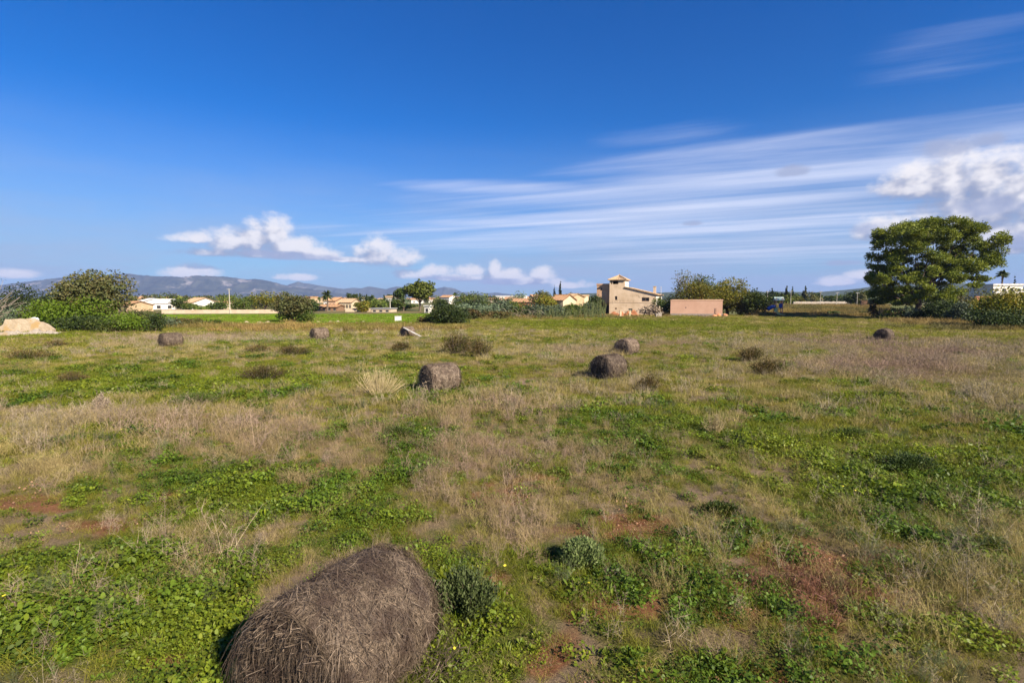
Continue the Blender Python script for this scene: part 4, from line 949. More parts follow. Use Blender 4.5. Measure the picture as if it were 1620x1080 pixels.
# --- generic smaller houses
def house(name, label, px0, px1, wall_top, Y, depth, roof_h, wmat, rmat, rot=-20, wins=3, cat='house', group=None, flat=False, base_py=None, storeys=1, ridge_x=True):
    w = size_at(Y, px1 - px0); c = P((px0 + px1) / 2, 474, Y); z0 = 0; c[2] = gz1(c[0], c[1]) - .1; h = P((px0 + px1) / 2, wall_top, Y)[2] - c[2]
    e = empty(name, c, R(rot), label, cat, group); m = MB(); m.box(-w / 2, w / 2, -depth / 2, depth / 2, -.3, h)
    if not flat: 
        for s in (-1, 1): m.add([(s * w / 2, -depth / 2, h), (s * w / 2, depth / 2, h), (s * w / 2, 0, h + roof_h - .05)], [(0, 1, 2) if s > 0 else (0, 2, 1)])
    m.build('wall', M[wmat], e)
    m = MB()
    if flat: m.box(-w / 2 - .2, w / 2 + .2, -depth / 2 - .2, depth / 2 + .2, h + .003, h + max(.3, roof_h))
    else:
        o = .35
        for s in (-1, 1):
            roof_tiles(m, (-w / 2 - o, s * (depth / 2 + o), h - o * roof_h / (depth / 2) + .18), (w / 2 + o, s * (depth / 2 + o), h - o * roof_h / (depth / 2) + .18), (w / 2 + o, 0, h + roof_h + .12), (-w / 2 - o, 0, h + roof_h + .12), max(6, int(w * 1.2)), .06)
        m.tube([(-w / 2 - o, 0, h + roof_h + .13), (w / 2 + o, 0, h + roof_h + .13)], [.14, .14], 6)
    m.build('roof', M[rmat], e)
    for st in range(storeys):
        for k in range(wins):
            x = -w / 2 + w * (k + .5) / wins; zz = h * (st + .45) / storeys; ww, hh = min(.6, w / wins * .22), min(.7, h / storeys * .24)
            q = MB(); q.box(x - ww, x + ww, -depth / 2 - .05, -depth / 2 - .003, zz - hh, zz + hh); o_ = q.build('window', M['shadow_glass'], e)
            q = MB(); q.box(x - ww - .1, x + ww + .1, -depth / 2 - .12, -depth / 2 - .053, zz - hh - .12, zz - hh); q.build('sill', M['concrete_pole'], o_)
    q = MB(); q.box(depth * -.2 - .001, depth * -.2 + 1.0, 0, 0, 0, 0)
    return e
house('bungalow', 'cream bungalow with orange tiled roof behind the reed bed', 877, 903, 475, 150, 7, 1.5, 'cream_wall', 'tile', -38, 2)
house('cottage', 'sunlit ochre cottage adjoining the cream bungalow', 900, 916, 470.5, 153, 6, 1.0, 'ochre_wall', 'tile_light', -50, 1)
house('cottage', 'small flat-topped cream outhouse beside the ochre cottage', 913, 925, 468, 158, 5, .3, 'cream_wall', 'tile_light', -40, 1, flat=True)
house('villa', 'cream villa with a pale tiled roof beyond the crop field', 543, 564, 478.5, 190, 6, 1.3, 'cream_wall', 'tile_light', -14, 4)
house('villa_wing', 'brown stone wing with chimney next to the cream villa', 529, 541, 476, 192, 8, 1.2, 'annex_plaster', 'tile', -14, 2)
house('tower_house', 'square ochre tower house among the trees', 485, 498, 470.5, 200, 4, .4, 'ochre_wall', 'tile', -18, 2, flat=True, storeys=2)
house('long_barn', 'low open-fronted barn with a wide tiled roof beside the date palm', 497, 540, 485.5, 168, 5, .6, 'wood', 'tile', -8, 5)
house('white_cottage', 'little white cottage behind the date palm', 518, 528, 476, 215, 6, .8, 'white_wall', 'tile_light', -15, 1)
house('open_shed', 'low flat-roofed farm shed with pale wall by the garden wall', 592, 623, 488.5, 150, 5, .2, 'beige_wall', 'iron', -8, 3, flat=True, cat='shed')
house('farm_building', 'white farm building half hidden by the cypress', 613, 634, 471, 260, 8, 1.0, 'white_wall', 'tile_light', -12, 3, flat=True)
house('well_house', 'tiny white pump house with a stub tower under the umbrella pine', 673, 682, 484.5, 140, 1.6, .2, 'white_wall', 'white_paint', -20, 1, flat=True, cat='hut')
m = MB(); 
house('warehouse', 'white warehouse with a low gable among village trees', 229, 252, 479, 200, 12, 1.6, 'white_wall', 'white_paint', -35, 2)
house('warehouse', 'second white warehouse with a bright gable, nearer the thin tree', 247, 275, 480, 195, 10, 1.5, 'white_wall', 'white_paint', 30, 2)
house('cream_house', 'cream house with pale hipped roof behind the boundary wall', 304, 329, 479, 190, 10, 1.8, 'white_wall', 'tile_light', -25, 3)
house('stone_house', 'tan stone house just beyond the big round olive-brown tree', 196, 226, 483, 160, 8, 1.2, 'ochre_wall', 'tile', -20, 3)
house('long_house', 'long low house with a brown roof beside the pole', 330, 368, 482, 205, 8, 1.2, 'cream_wall', 'tile', -12, 4)
house('white_block', 'long white flat-roofed block with dark windows on the skyline', 781, 833, 469.5, 420, 14, .8, 'white_wall', 'white_paint', -6, 8, flat=True)
house('farm_ruin', 'low orange-roofed farm ruin behind the reed bed', 815, 846, 478, 165, 7, 1.0, 'brick', 'tile', -20, 2)
house('villa_modern', 'white modern villa with stacked balconies beside the big pine', 1552, 1592, 452.5, 140, 9, .5, 'white_wall', 'white_paint', -8, 4, flat=True, storeys=3)
for z, lb in ((0, 0), (1, 0)):
    e = bpy.data.objects['villa_modern']; w = size_at(140, 40); h0 = P(1572, 452.5, 140)[2]
    m = MB(); m.box(-w / 2 - .6, w / 2 + .6, -6.2, -4.55, h0 * (.36 + .32 * z), h0 * (.36 + .32 * z) + .95); m.build('balcony', M['white_wall'], e)
house('red_roof_house', 'low house with red tiled roof below the white modern villa', 1548, 1570, 477, 112, 6, .9, 'brick', 'brick', -30, 1)
r = np.random.default_rng(66)
towns = []
spots = [(r.uniform(205, 360), r.uniform(420, 900)) for _ in range(30)] + [(r.uniform(690, 870), r.uniform(500, 1200)) for _ in range(44)] + [(r.uniform(480, 690), r.uniform(480, 900)) for _ in range(18)] + [(r.uniform(1285, 1345), r.uniform(600, 1000)) for _ in range(7)] + [(r.uniform(695, 870), r.uniform(360, 520)) for _ in range(14)] + [(r.uniform(225, 345), r.uniform(320, 450)) for _ in range(6)]
for px, Y in spots:
    w = r.uniform(7, 14) * 810 / Y; hpx = r.uniform(3.2, 5.5) * 810 / Y
    top = 474 + CAM_H * 810 / Y - hpx
    house('village_house', 'tiny far village house with tiled roof on the horizon', px - w / 2, px + w / 2, top, Y, r.uniform(6, 10), r.uniform(1, 2), r.choice(['cream_wall', 'white_wall', 'ochre_wall', 'beige_wall', 'white_wall']), r.choice(['tile', 'tile_light', 'tile']), r.uniform(-50, 30), 2, group='houses of the far village')
for k in range(170):
    px = r.choice([r.uniform(200, 370), r.uniform(250, 700), r.uniform(690, 880), r.uniform(1180, 1400), r.uniform(690, 960)]); Y = r.uniform(215, 620); hh = r.uniform(3.5, 7.5)
    tree('village_tree', 'small far tree among the village houses on the horizon', 'tree', px, 480, 474 - (hh - CAM_H) * 810 / Y, r.uniform(5, 10) * 810 / Y, r.choice(['dark', 'mid', 'carob', 'pine', 'olive']), 260, 6, .1, Y=Y, group='far trees along the horizon', small=.36)

# ------------------------------------------------------------------ reeds and brush by the farmhouse
for a in [(765, 503, 480, 44, 'olive', 'grey-green brush mound nearest the dense rounded bush', 100), (796, 503, 475, 40, 'olive', 'taller grey-green brush mound full of arching dead canes', 104), (815, 502, 477, 40, 'mid', 'deep green brush mound next to the arching canes', 106), (848, 501, 481, 44, 'olive', 'silvery brush mound in front of the orange-roofed ruin', 106),
          (880, 500, 483, 36, 'olive', 'flat silvery brush before the cream bungalow', 108), (905, 500, 482, 34, 'mid', 'green brush below the ochre cottage', 109), (928, 500, 480, 30, 'olive', 'pale brush beside the farmhouse annex', 112), (780, 503, 492, 60, 'brown_shrub', 'tangle of dead brown stems in front of the brush mounds', 97), (745, 504, 490, 26, 'brown_shrub', 'brown weeds heap beside the dense rounded bush', 92)]:
    bush('brush', a[5], a[0], a[1], a[2], a[3], a[4], 1800, 12, Y=a[6], group='brush mounds beside the farmhouse')
bush('round_bush', 'rounded rusty-olive bush tree with bare twigs above the ruin', 856, 495, 459, 40, 'carob', 2200, 12, Y=150)
bush('bush', 'yellow-olive bush in front of the cream bungalow gable', 868, 495, 468, 30, 'yellow', 1500, 10, Y=146)
cypress('tall dark cypress pair-mate above the cream bungalow, the straight one', 886, 445, 7, 170, n=700)
cypress('ragged shorter cypress beside the straight tall one', 877, 452, 7, 172, n=400)
bush('bush', 'dark bush against the shaded annex of the farmhouse', 938, 497, 468, 30, 'dark', 1600, 10, Y=130)
M['dead_cane'] = leaf_mat('dead_cane', (.3, .24, .15), (.45, .37, .25), .1)
r = np.random.default_rng(71); m = MB()
for k in range(330):
    px = r.uniform(742, 958) if k < 150 else r.uniform(850, 958); Yc = r.uniform(97, 116); g = P(px, 474, Yc); h = r.uniform(1.0, 2.9) * (1.25 if px > 922 else .75); d = r.normal(size=2) * .25
    arch = (r.random() < .4 and px < 840)
    if arch: pth = [(g[0], g[1], 0), (g[0] + .7, g[1], h * .9), (g[0] + 2.0, g[1] - .3, h * .95), (g[0] + 3.0, g[1] - .5, h * .35)]
    else: pth = [(g[0], g[1], -.05), (g[0] + d[0] * .3, g[1], h * .5), (g[0] + d[0], g[1] + d[1], h)]
    m.tube(pth, [.05] * (len(pth) - 1) + [.02], 3, 1 if arch else 0)
    if not arch:
        c = np.array([np.array(pth[1]) * (1 - f) + np.array(pth[2]) * f for f in np.linspace(-.6, 1, 9)]); leaves(m, c, unit(np.array([[d[0], d[1], .2]] * 9) + r.normal(size=(9, 3)) * .6), .55, r, .14, along=True)
tag(m.build('reeds', [M['cane'], M['dead_cane']]), 'bed of pale green reeds and arching dead canes beside the farmhouse', 'reeds', kind='stuff')

# ------------------------------------------------------------------ trees between the salmon shed and the playground
tree('tree', 'thin-crowned greyish tree with bare twigs over the salmon shed', 'tree', 1090, 497, 426, 56, 'carob', 1800, 18, .2, Y=128, small=.22, leaf=.22)
tree('tree', 'green-topped tree behind the yellowing one', 'tree', 1125, 497, 430, 62, 'mid', 2800, 16, .2, Y=134, small=.24)
tree('tree', 'broad yellowing tree beside the salmon shed', 'tree', 1150, 497, 442, 74, 'yellow', 5200, 18, .1, Y=124, small=.27)
tree('tree', 'leafy yellow-green tree behind the salmon shed roof', 'tree', 1105, 498, 446, 70, 'yellow', 4200, 16, .1, Y=122, small=.27)
tree('tree', 'short leafy tree at the outer flank of the yellowing group', 'tree', 1172, 499, 455, 36, 'yellow', 2400, 12, .06, Y=120, small=.3)
bush('round_bush', 'grey-green rounded bush between the yellowing tree and the toy slide', 1197, 499, 462, 34, 'mid', 3200, 14, Y=117)
r = np.random.default_rng(90); e = bpy.data.objects['tree.002']
# bare twigs over the grey tree
tb = MB()
for k in range(60):
    a = r.uniform(0, 6.28); o = np.array([math.cos(a) * 2, math.sin(a) * 2, r.uniform(5, 8.5)]); tb.tube([o, o + np.array([math.cos(a) * 1.2, math.sin(a), r.uniform(.6, 2.0)]) * r.uniform(.5, 1.3)], [.05, .02], 3)
for o_ in bpy.data.objects:
    if o_.get('label', '').startswith('thin-crowned greyish'): tb.build('twig', M['twig'], o_)

# ------------------------------------------------------------------ playground slide
g = P(1228, 474, 114); g[2] = gz1(g[0], g[1])
M['slide_yellow'] = surf_mat('yellow_plastic', (.75, .55, .18), (.8, .62, .25), 2, bump=0, rough=.35)
M['slide_blue'] = surf_mat('blue_plastic', (.02, .06, .25), (.03, .08, .32), 2, bump=0, rough=.35)
M['slide_roof'] = surf_mat('grey_green_roof', (.25, .33, .3), (.32, .4, .36), 2, bump=0, rough=.5)
M['slide_red'] = surf_mat('red_post_paint', (.45, .14, .12), (.52, .2, .17), 2, bump=0, rough=.5)
pg = empty('slide_tower', g, R(-12), 'playground slide tower with grey-green roof, blue panels and yellow slide', 'playground slide')
for x, y in ((0, 0), (1.35, 0), (0, 1.3), (1.35, 1.3)):
    m = MB(); m.box(x - .07, x + .07, y - .07, y + .07, -.05, 4.0); m.build('post', M['slide_red'], pg)
m = MB(); m.add([(-.3, -.3, 3.45), (1.65, -.3, 3.45), (1.65, .65, 4.2), (-.3, .65, 4.2), (1.65, 1.6, 3.45), (-.3, 1.6, 3.45)], [(0, 1, 2, 3), (3, 2, 4, 5), (0, 5, 4, 1)]); m.add([(-.3, -.3, 3.45), (-.3, .65, 4.2), (-.3, 1.6, 3.45), (1.65, -.3, 3.45), (1.65, .65, 4.2), (1.65, 1.6, 3.45)], [(0, 1, 2), (3, 5, 4)]); m.build('roof', M['slide_roof'], pg)
m = MB(); m.box(0, 1.35, 0, 1.3, 1.7, 1.82); m.build('platform', M['wood'], pg)
m = MB(); m.box(.55, 1.28, -.06, -.02, 1.85, 2.75); m.box(1.37, 1.41, .1, 1.2, 1.85, 2.6); m.build('panel', M['slide_blue'], pg)
m = MB(); m.tube([(-.1, .3, 2.1), (-.6, .2, 2.05), (-1.2, .05, 1.8), (-1.7, -.1, 1.45)], [.4, .42, .42, .4], 10); m.build('tunnel', M['slide_blue'], pg)
m = MB(); pts = [(.3, -.1, 1.85), (-.1, -.6, 1.5), (-.3, -1.2, .95), (.1, -1.9, .45), (.7, -2.4, .25), (1.3, -2.6, .22)]
for a, b in zip(pts, pts[1:]):
    a, b = np.array(a), np.array(b); s = unit(np.cross(b - a, [0, 0, 1.0])) * .34; up = np.array([0, 0, .22])
    m.add([a - s, a + s, b + s, b - s], [(0, 1, 2, 3)]); m.add([a - s, a - s + up, b - s + up, b - s], [(0, 1, 2, 3)]); m.add([a + s, a + s + up, b + s + up, b + s], [(3, 2, 1, 0)])
m.build('slide', M['slide_yellow'], pg)
m = MB(); m.box(-2.25, -2.1, -.3, -.15, -.05, 1.3); m.build('support', M['wood'], pg)

# ------------------------------------------------------------------ poles, cypresses, trees behind the playground
def pole(px, top, Y, label, r0=.09, arm=False, base=None):
    g = P(px, 474, Y); g[2] = gz1(g[0], g[1]); h = P(px, top, Y)[2] - g[2]
    e = empty('utility_pole', g, 0, label, 'pole', 'utility poles and lamp posts'); m = MB(); m.tube([(0, 0, -.1), (0, 0, h)], [r0 * 1.25, r0 * .8], 8); m.build('shaft', M['concrete_pole'], e)
    m = MB(); m.box(-.6, .6, -.06, .06, h - .35, h - .22)
    for x in (-.5, 0, .5): m.tube([(x, 0, h - .22), (x, 0, h - .02)], [.05, .03], 6)
    m.build('crossarm', M['iron'], e)
pole(363, 456, 134, 'tall pale pole with a crossarm behind the boundary wall', .1)
pole(617, 474, 148, 'short pale pole standing over the low farm shed', .12)
for px, tp, lb in ((1214, 460, 'slim pole beside the grey-green rounded bush'), (1251, 459, 'pale pole just past the toy slide'), (1298, 460, 'slim pole past the cypress couple'), (1324, 462, 'thin pole above the pale village wall'), (1356, 462, 'slim pole in front of the far round tree'), (1394, 464, 'slender pole right beside the big pine')): pole(px, tp, 175, lb, .075)
for px, tp, w, lb in ((1212, 461, 5, 'short cypress beside the slim pole'), (1221, 456, 5, 'thin cypress above the toy slide roof, first of the dark row'), (1236, 463, 5, 'stubby cypress directly over the toy slide roof'), (1244, 453, 8, 'ragged tall cypress in the middle of the dark row'), (1253.5, 454, 5.5, 'narrow tall cypress just past the pale pole'), (1270, 459, 5, 'shorter cypress of the close couple'), (1273.5, 453.5, 6, 'taller cypress of the close couple'), (1604, 437, 7, 'lone cypress on the skyline past the fan palm')):
    cypress(lb, px, tp, w, 260 if px < 1500 else 150, n=420)
for px, tp, w, mt, lb, Y in ((1225, 463, 24, 'dark', 'dark tree at the start of the cypress row', 262), (1240, 464, 26, 'dark', 'dark bushy tree filling the cypress row', 264), (1263, 470, 18, 'yellow', 'low yellow-green tree before the cypress couple', 240), (1292, 465, 13, 'dark', 'round dark tree on its own on the plain', 250), (1258, 468, 20, 'mid', 'green tree under the tallest cypresses', 258),
   (1345, 461, 30, 'dark', 'large dark bush tree approaching the big pine', 185), (1372, 458, 36, 'mid', 'green umbrella-shaped tree behind the big pine', 210), (1362, 462, 16, 'carob', 'reddish tree beside the dark bush tree', 180), (1315, 468, 24, 'mid', 'low green tree beyond the pale village wall', 280), (1388, 470, 30, 'olive', 'grey olive tree at the foot of the big pine', 150)):
    tree('tree', lb, 'tree', px, 485, tp, w, mt, 1000, 10, .08, Y=Y, small=.33)
wall('village_wall', 'pale stone wall running along the road beyond the playground', P(1255, 474, 205) * [1, 1, 0], P(1345, 474, 210) * [1, 1, 0], 1.3, .4, M['grey_stone'], np.random.default_rng(3), .1, 30)
m = MB(); m.box(-.7, .7, -.6, .6, 0, 1.8); m.box(-.8, .8, -.7, .7, 1.803, 1.95); m.box(-.3, .3, -.64, -.603, 0, 1.4)
g = P(1367, 474, 150); tag(m.build('hut', M['wood'], loc=(g[0], g[1], gz1(g[0], g[1]) - .05), rotz=-.4), 'little red-brown hut in shade left of the wooden fence', 'hut')

# ------------------------------------------------------------------ the big pine and what stands round it
PY_ = 95.0; pb = P(1452, 474, PY_); pb[2] = 0
pine = empty('pine_tree', pb, 0, 'huge spreading umbrella pine towering over everything', 'pine')
C7 = lambda cx, cy: P(1350 + cx / 4.907, 320 + cy / 4.907, PY_) - pb
L7 = [(330, 250, 120, 62), (460, 195, 105, 55), (620, 190, 130, 62), (760, 200, 90, 50), (860, 225, 115, 65), (960, 310, 100, 72), (1040, 400, 78, 85), (520, 280, 85, 62), (260, 320, 80, 60), (400, 400, 130, 62), (560, 430, 110, 62), (240, 520, 100, 55), (175, 590, 66, 50), (330, 600, 100, 50), (750, 490, 105, 66), (850, 550, 85, 60), (965, 450, 95, 62), (690, 580, 95, 50), (400, 670, 110, 58), (290, 690, 85, 50), (830, 630, 70, 32), (1000, 600, 66, 30), (560, 580, 85, 52), (640, 300, 60, 45), (235, 430, 60, 55), (480, 740, 100, 55), (610, 700, 80, 50), (1060, 490, 60, 50), (880, 370, 70, 50), (470, 520, 80, 50), (350, 760, 90, 40)]
r = np.random.default_rng(55); k7 = PY_ / 810 / 4.907; bl = []; cen = C7(630, 430); RW = 470 * k7
for cx, cy, rx, ry in L7:
    c = C7(cx, cy); c[0] = c[0] * (.8 if c[0] > 0 else 1); q = np.clip(1 - ((c[0] - cen[0]) / RW) ** 2, .05, 1); dmax = RW * .6 * math.sqrt(q)
    for j, y in enumerate((-dmax * r.uniform(.55, .95), r.uniform(-.25, .25) * dmax, dmax * r.uniform(.4, .9))):
        f = r.uniform(.75, 1.05)
        bl.append((c[0] + r.normal() * .3, y, c[2] + r.normal() * .3 - .25 * abs(y) / max(dmax, .1) * (1 if cy < 300 else 0), rx * k7 * f, rx * k7 * f * .9, ry * k7 * f))
m = MB()
sub = []
for b in bl:
    for _ in range(9):
        d = unit(r.normal(size=3)); sub.append((b[0] + d[0] * b[3] * .7, b[1] + d[1] * b[4] * .7, b[2] + d[2] * b[5] * .65, b[3] * .46, b[4] * .46, b[5] * .48))
crown(m, sub, 98000, .36, r, .28, .3, along=True, k=1.05); m.build('crown', M['pine'], pine)
t = MB(); t.tube([(0, 0, -.2), (.15, 0, 2.0), (.5, .1, 4.2), (1.2, .1, 7.0)], [.62, .5, .4, .28], 10)
t.tube([(.3, 0, 2.6), (-1.2, -.2, 5.0), (-3.0, .3, 8.2)], [.34, .26, .14], 8); t.tube([(.5, .1, 3.8), (3.2, .4, 6.4), (6.2, .2, 9.0)], [.32, .24, .12], 8); t.tube([(1.0, .1, 6.2), (2.4, .5, 9.5), (3.0, .2, 13.0)], [.26, .2, .1], 8)
for b in bl[1::3]: limbs(t, [b[:3]], np.array([np.clip(b[0] * .3, -2, 3), 0, min(6.5, max(2.5, b[2] * .55))]), .13, r)
t.build('trunk', M['bark'], pine)
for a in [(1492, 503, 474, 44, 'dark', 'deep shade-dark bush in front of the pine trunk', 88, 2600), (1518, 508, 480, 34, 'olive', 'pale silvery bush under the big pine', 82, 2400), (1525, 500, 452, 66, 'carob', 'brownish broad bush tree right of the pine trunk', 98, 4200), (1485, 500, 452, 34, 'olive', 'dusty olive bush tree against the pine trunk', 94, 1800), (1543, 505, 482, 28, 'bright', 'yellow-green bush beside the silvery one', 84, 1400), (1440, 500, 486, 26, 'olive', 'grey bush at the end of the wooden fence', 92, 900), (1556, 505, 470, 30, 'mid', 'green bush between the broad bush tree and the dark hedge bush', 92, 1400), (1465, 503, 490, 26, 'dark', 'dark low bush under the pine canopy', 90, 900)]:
    bush('bush', a[5], a[0], a[1], a[2], a[3], a[4], a[7], 12, Y=a[6])
bush('round_bush', 'big dark bush with sunlit yellow-green top at the picture edge', 1598, 518, 455, 96, 'yellow', 7500, 18, Y=66, leaf=.17, small=.28)  # leaf colour carries the sunlit yellow-green of its top
bush('bush', 'black-green leaves added as the shaded front of the big edge bush', 1590, 521, 484, 84, 'dark', 3600, 14, Y=63.5, leaf=.16)  # separate dark leaves put the bush's shaded front into colour
palm('fan palm with shaggy trunk above the white modern villa', 1583, 424, 20, 142, fan=True)
# wooden fence beneath the pine
g0, g1 = P(1394, 474, 96) * [1, 1, 0], P(1436, 474, 96) * [1, 1, 0]
fe = empty('wooden_fence', (g0[0], g0[1], 0), 0, 'brown wooden stake fence with a thick lower rail in the pine shade', 'fence'); L_ = g1[0] - g0[0]
m = MB()
for k in range(34): m.box(L_ * k / 34, L_ * k / 34 + .09, 0, .04, .55, 2.0 + .12 * math.sin(k * 2.1))
m.build('stakes', M['wood'], fe)
m = MB(); m.box(-.1, L_ + .1, -.08, -.003, .45, .75); m.box(-.1, L_ + .1, .043, .1, 1.5, 1.62); m.build('rail', M['wood'], fe)
for x in (-.1, L_ * .5, L_): 
    m = MB(); m.box(x - .08, x + .08, .1, .26, -.1, 2.1); m.build('post', M['wood'], fe)
bush('bush', 'dark green weeds under the rail of the wooden fence', 1412, 500, 489, 36, 'mid', 700, 8, Y=93)
bush('bush', 'narrow brown shrub beside the wooden fence', 1382, 500, 478, 14, 'brown_shrub', 500, 7, Y=97)

# dry bank and dark shadow-line bushes beyond the field, right of the shed: tall rusty grass
r = np.random.default_rng(44); n = 2600
pxs = r.uniform(1185, 1400, n); Ys = r.uniform(111, 190, n); pp = np.stack([(pxs - 810) / 810 * Ys, Ys], 1)
PS['bank'] = proto_set('bank_grass', [f_dry(110, 1.1, .2, .6, .045, 2, 0), f_dry(80, .9, .2, .8, .045, 2, 1, .2)], leaf_mat('rusty_grass', (.2, .13, .035), (.32, .22, .07), .2, (.12, .12, .03), tint=True))
scatter('bank_grass', 'rusty tall grass on the bank beyond the field', 'grass', PS['bank'], pp, r.uniform(.7, 1.3, n), fbm(pp[:, 0] * .06, pp[:, 1] * .06, 4, 3) * 2 - .5)
for k in range(22):  # row of dark bushes added to draw the shadow line behind the field
    px = 1196 + k * 9.3 + r.uniform(-2, 2)
    bush('shadow_line_bush', 'low dark bush added to stand in for the shadow line behind the field', px, 500.5, 495.2 - r.uniform(0, 3), r.uniform(14, 22), r.choice(['dark', 'brown_shrub', 'dark']), 500, 7, Y=117 + r.uniform(-1, 1), group='dark bushes standing in for the shadow line beyond the field')
# rough weeds along the far edge of the field
n = 900; pxs = np.concatenate([r.uniform(735, 1060, n), r.uniform(200, 735, n), r.uniform(1400, 1640, n)]); Ys = np.concatenate([r.uniform(88, 112, n), r.uniform(58, 76, n), r.uniform(60, 88, n)])
pp = np.stack([(pxs - 810) / 810 * Ys, Ys], 1)
pp = pp[r.random(len(pp)) < np.clip(fbm(pp[:, 0] * .13, pp[:, 1] * .13, 14, 3) * 4 - 1.75, 0, 1)]
scatter('edge_grass', 'tall dry weeds fringing the far edge of the field', 'grass', PS['bank'], pp, r.uniform(.6, 1.15, len(pp)), fbm(pp[:, 0] * .06, pp[:, 1] * .06, 4, 3) * 2 - .6)

# ------------------------------------------------------------------ mountains and hills
def ridge(name, label, prof, Yd, depth, mat, seed, jag=.10, sub=240, rows=46):
    """a range of hills: PROF gives (px, py) of its skyline, standing YD metres away"""
    pr = np.array(prof, float); px = np.linspace(pr[0, 0], pr[-1, 0], sub); py = np.interp(px, pr[:, 0], pr[:, 1])
    u = (px - 810) / 810; ang = np.arctan(u); V = []
    h = (474 - py) / 810 * Yd
    s = np.linspace(0, 1, rows); prof_s = np.where(s < .6, sstep(0, .6, s) ** 1.15, 1 - .9 * sstep(.6, 1.0, s))
    Yg = Yd + (s - .6) * depth
    Sg, Ug = np.meshgrid(s, u, indexing='ij'); Yy = Yd + (Sg - .6) * depth; Xx = Ug * Yy
    n = fbm(Xx / 900 + seed, Yy / 900, seed, 5) - .5; n2 = np.abs(fbm(Xx / 330, Yy / 900, seed + 5, 5) - .5) * 2
    Zz = h[None] * (Yy / Yd) * prof_s[:, None] * (1 + (n * .7 - n2 * 1.1 + .22) * (1 - np.exp(-((Sg - .6) / .12) ** 2) * .92)) + jag * 0
    Zz += h[None] * .05 * (fbm(Xx / 160, Yy / 160, seed + 9, 3) - .5) * prof_s[:, None] - 3 * (1 - prof_s[:, None])
    I = np.arange(rows * sub).reshape(rows, sub)
    mb = MB(); mb.add(np.stack([Xx, Yy, Zz], -1), np.stack([I[:-1, :-1], I[:-1, 1:], I[1:, 1:], I[1:, :-1]], -1).reshape(-1, 4))
    o = mb.build(name, mat, smooth=True); struct(o, label, 'mountains'); return o
def hill_mat(name, a, b, rock, sc_, lo=.58, hi=.7):
    m, nt, out = new_mat(name); tc = nd(nt, 'ShaderNodeTexCoord'); mp = nd(nt, 'ShaderNodeMapping'); mp.inputs['Scale'].default_value = (1, 1, 2.2); nt.links.new(tc.outputs['Object'], mp.inputs[0])
    c = mixc(nt, ramp(nt, noise(nt, sc_ * 2.5, 7, mp.outputs[0], .7), .35, .65), a, b); c = mixc(nt, ramp(nt, noise(nt, sc_, 8, mp.outputs[0], .72), lo, hi), c, rock)
    d = nd(nt, 'ShaderNodeBsdfDiffuse'); nt.links.new(c, d.inputs[0]); nt.links.new(d.outputs[0], out.inputs[0]); return m
mm = hill_mat('mountain_scrub', (.02, .03, .02), (.065, .07, .045), (.19, .17, .15), .003, .55, .64)
m2_ = hill_mat('far_scrub', (.04, .05, .04), (.07, .08, .06), (.2, .18, .16), .002)
m3_ = hill_mat('wooded_hill', (.03, .045, .018), (.07, .08, .03), (.4, .34, .27), .02, .66, .72)
ridge('mountains', 'long grey-blue mountain ridge with pale rock', [(-400, 452), (-200, 444), (-60, 452), (0, 451), (45, 446), (90, 440), (130, 437), (165, 438), (200, 433), (225, 435), (250, 437), (290, 438.5), (330, 437.5), (370, 440), (395, 442), (405, 441), (425, 444), (445, 449), (470, 454), (520, 460), (560, 468), (600, 474)], 7000, 2600, mm, 3, sub=420)
ridge('far_mountains', 'further faint blue mountain peaks', [(380, 470), (440, 458), (462, 449), (475, 446.5), (490, 449), (520, 454), (545, 457), (558, 455), (572, 456), (585, 453.5), (598, 455), (612, 457), (628, 452.5), (650, 455), (670, 460), (690, 457), (705, 454), (718, 456), (732, 462), (760, 464), (785, 463), (820, 466), (860, 472)], 8600, 1800, m2_, 8, sub=300)
ridge('wooded_hills', 'low wooded hill behind the farmhouse', [(860, 473), (890, 466), (920, 463), (945, 462.5), (1000, 463), (1060, 461), (1130, 462), (1180, 461), (1230, 460.5), (1290, 461), (1330, 458), (1360, 455), (1395, 451), (1450, 447), (1520, 449), (1600, 452), (1660, 457), (1800, 462), (2000, 470)], 3200, 1400, m3_, 14, sub=380)

# ------------------------------------------------------------------ sun, sky with clouds
sun_d = bpy.data.lights.new('sun', 'SUN'); sun_d.energy = 5.0; sun_d.angle = R(.53); sun_d.color = (1, .90, .76)
sun = bpy.data.objects.new('sun', sun_d); COL.objects.link(sun)
sun.rotation_euler = (R(90 - SUN_EL), 0, R(180 - SUN_AZ))
W = bpy.data.worlds.new('World'); sc.world = W; W.use_nodes = True
wt = W.node_tree; wt.nodes.clear()
class E:                                # tiny expression builder over Math nodes
    def __init__(s, sock): s.s = sock
    @staticmethod
    def op(o, *a, clamp=False):
        n = wt.nodes.new('ShaderNodeMath'); n.operation = o; n.use_clamp = clamp
        for i, x in enumerate(a):
            if isinstance(x, E): wt.links.new(x.s, n.inputs[i])
            else: n.inputs[i].default_value = x
        return E(n.outputs[0])
    def __add__(s, o): return E.op('ADD', s, o)
    __radd__ = __add__
    def __sub__(s, o): return E.op('SUBTRACT', s, o)
    def __rsub__(s, o): return E.op('SUBTRACT', o, s)
    def __mul__(s, o): return E.op('MULTIPLY', s, o)
    __rmul__ = __mul__
    def __truediv__(s, o): return E.op('DIVIDE', s, o)
    def max(s, o): return E.op('MAXIMUM', s, o)
    def min(s, o): return E.op('MINIMUM', s, o)
def smooth(x, a, b):
    n = wt.nodes.new('ShaderNodeMapRange'); n.interpolation_type = 'SMOOTHSTEP'; wt.links.new(x.s, n.inputs[0]); n.inputs[1].default_value = a; n.inputs[2].default_value = b; return E(n.outputs[0])
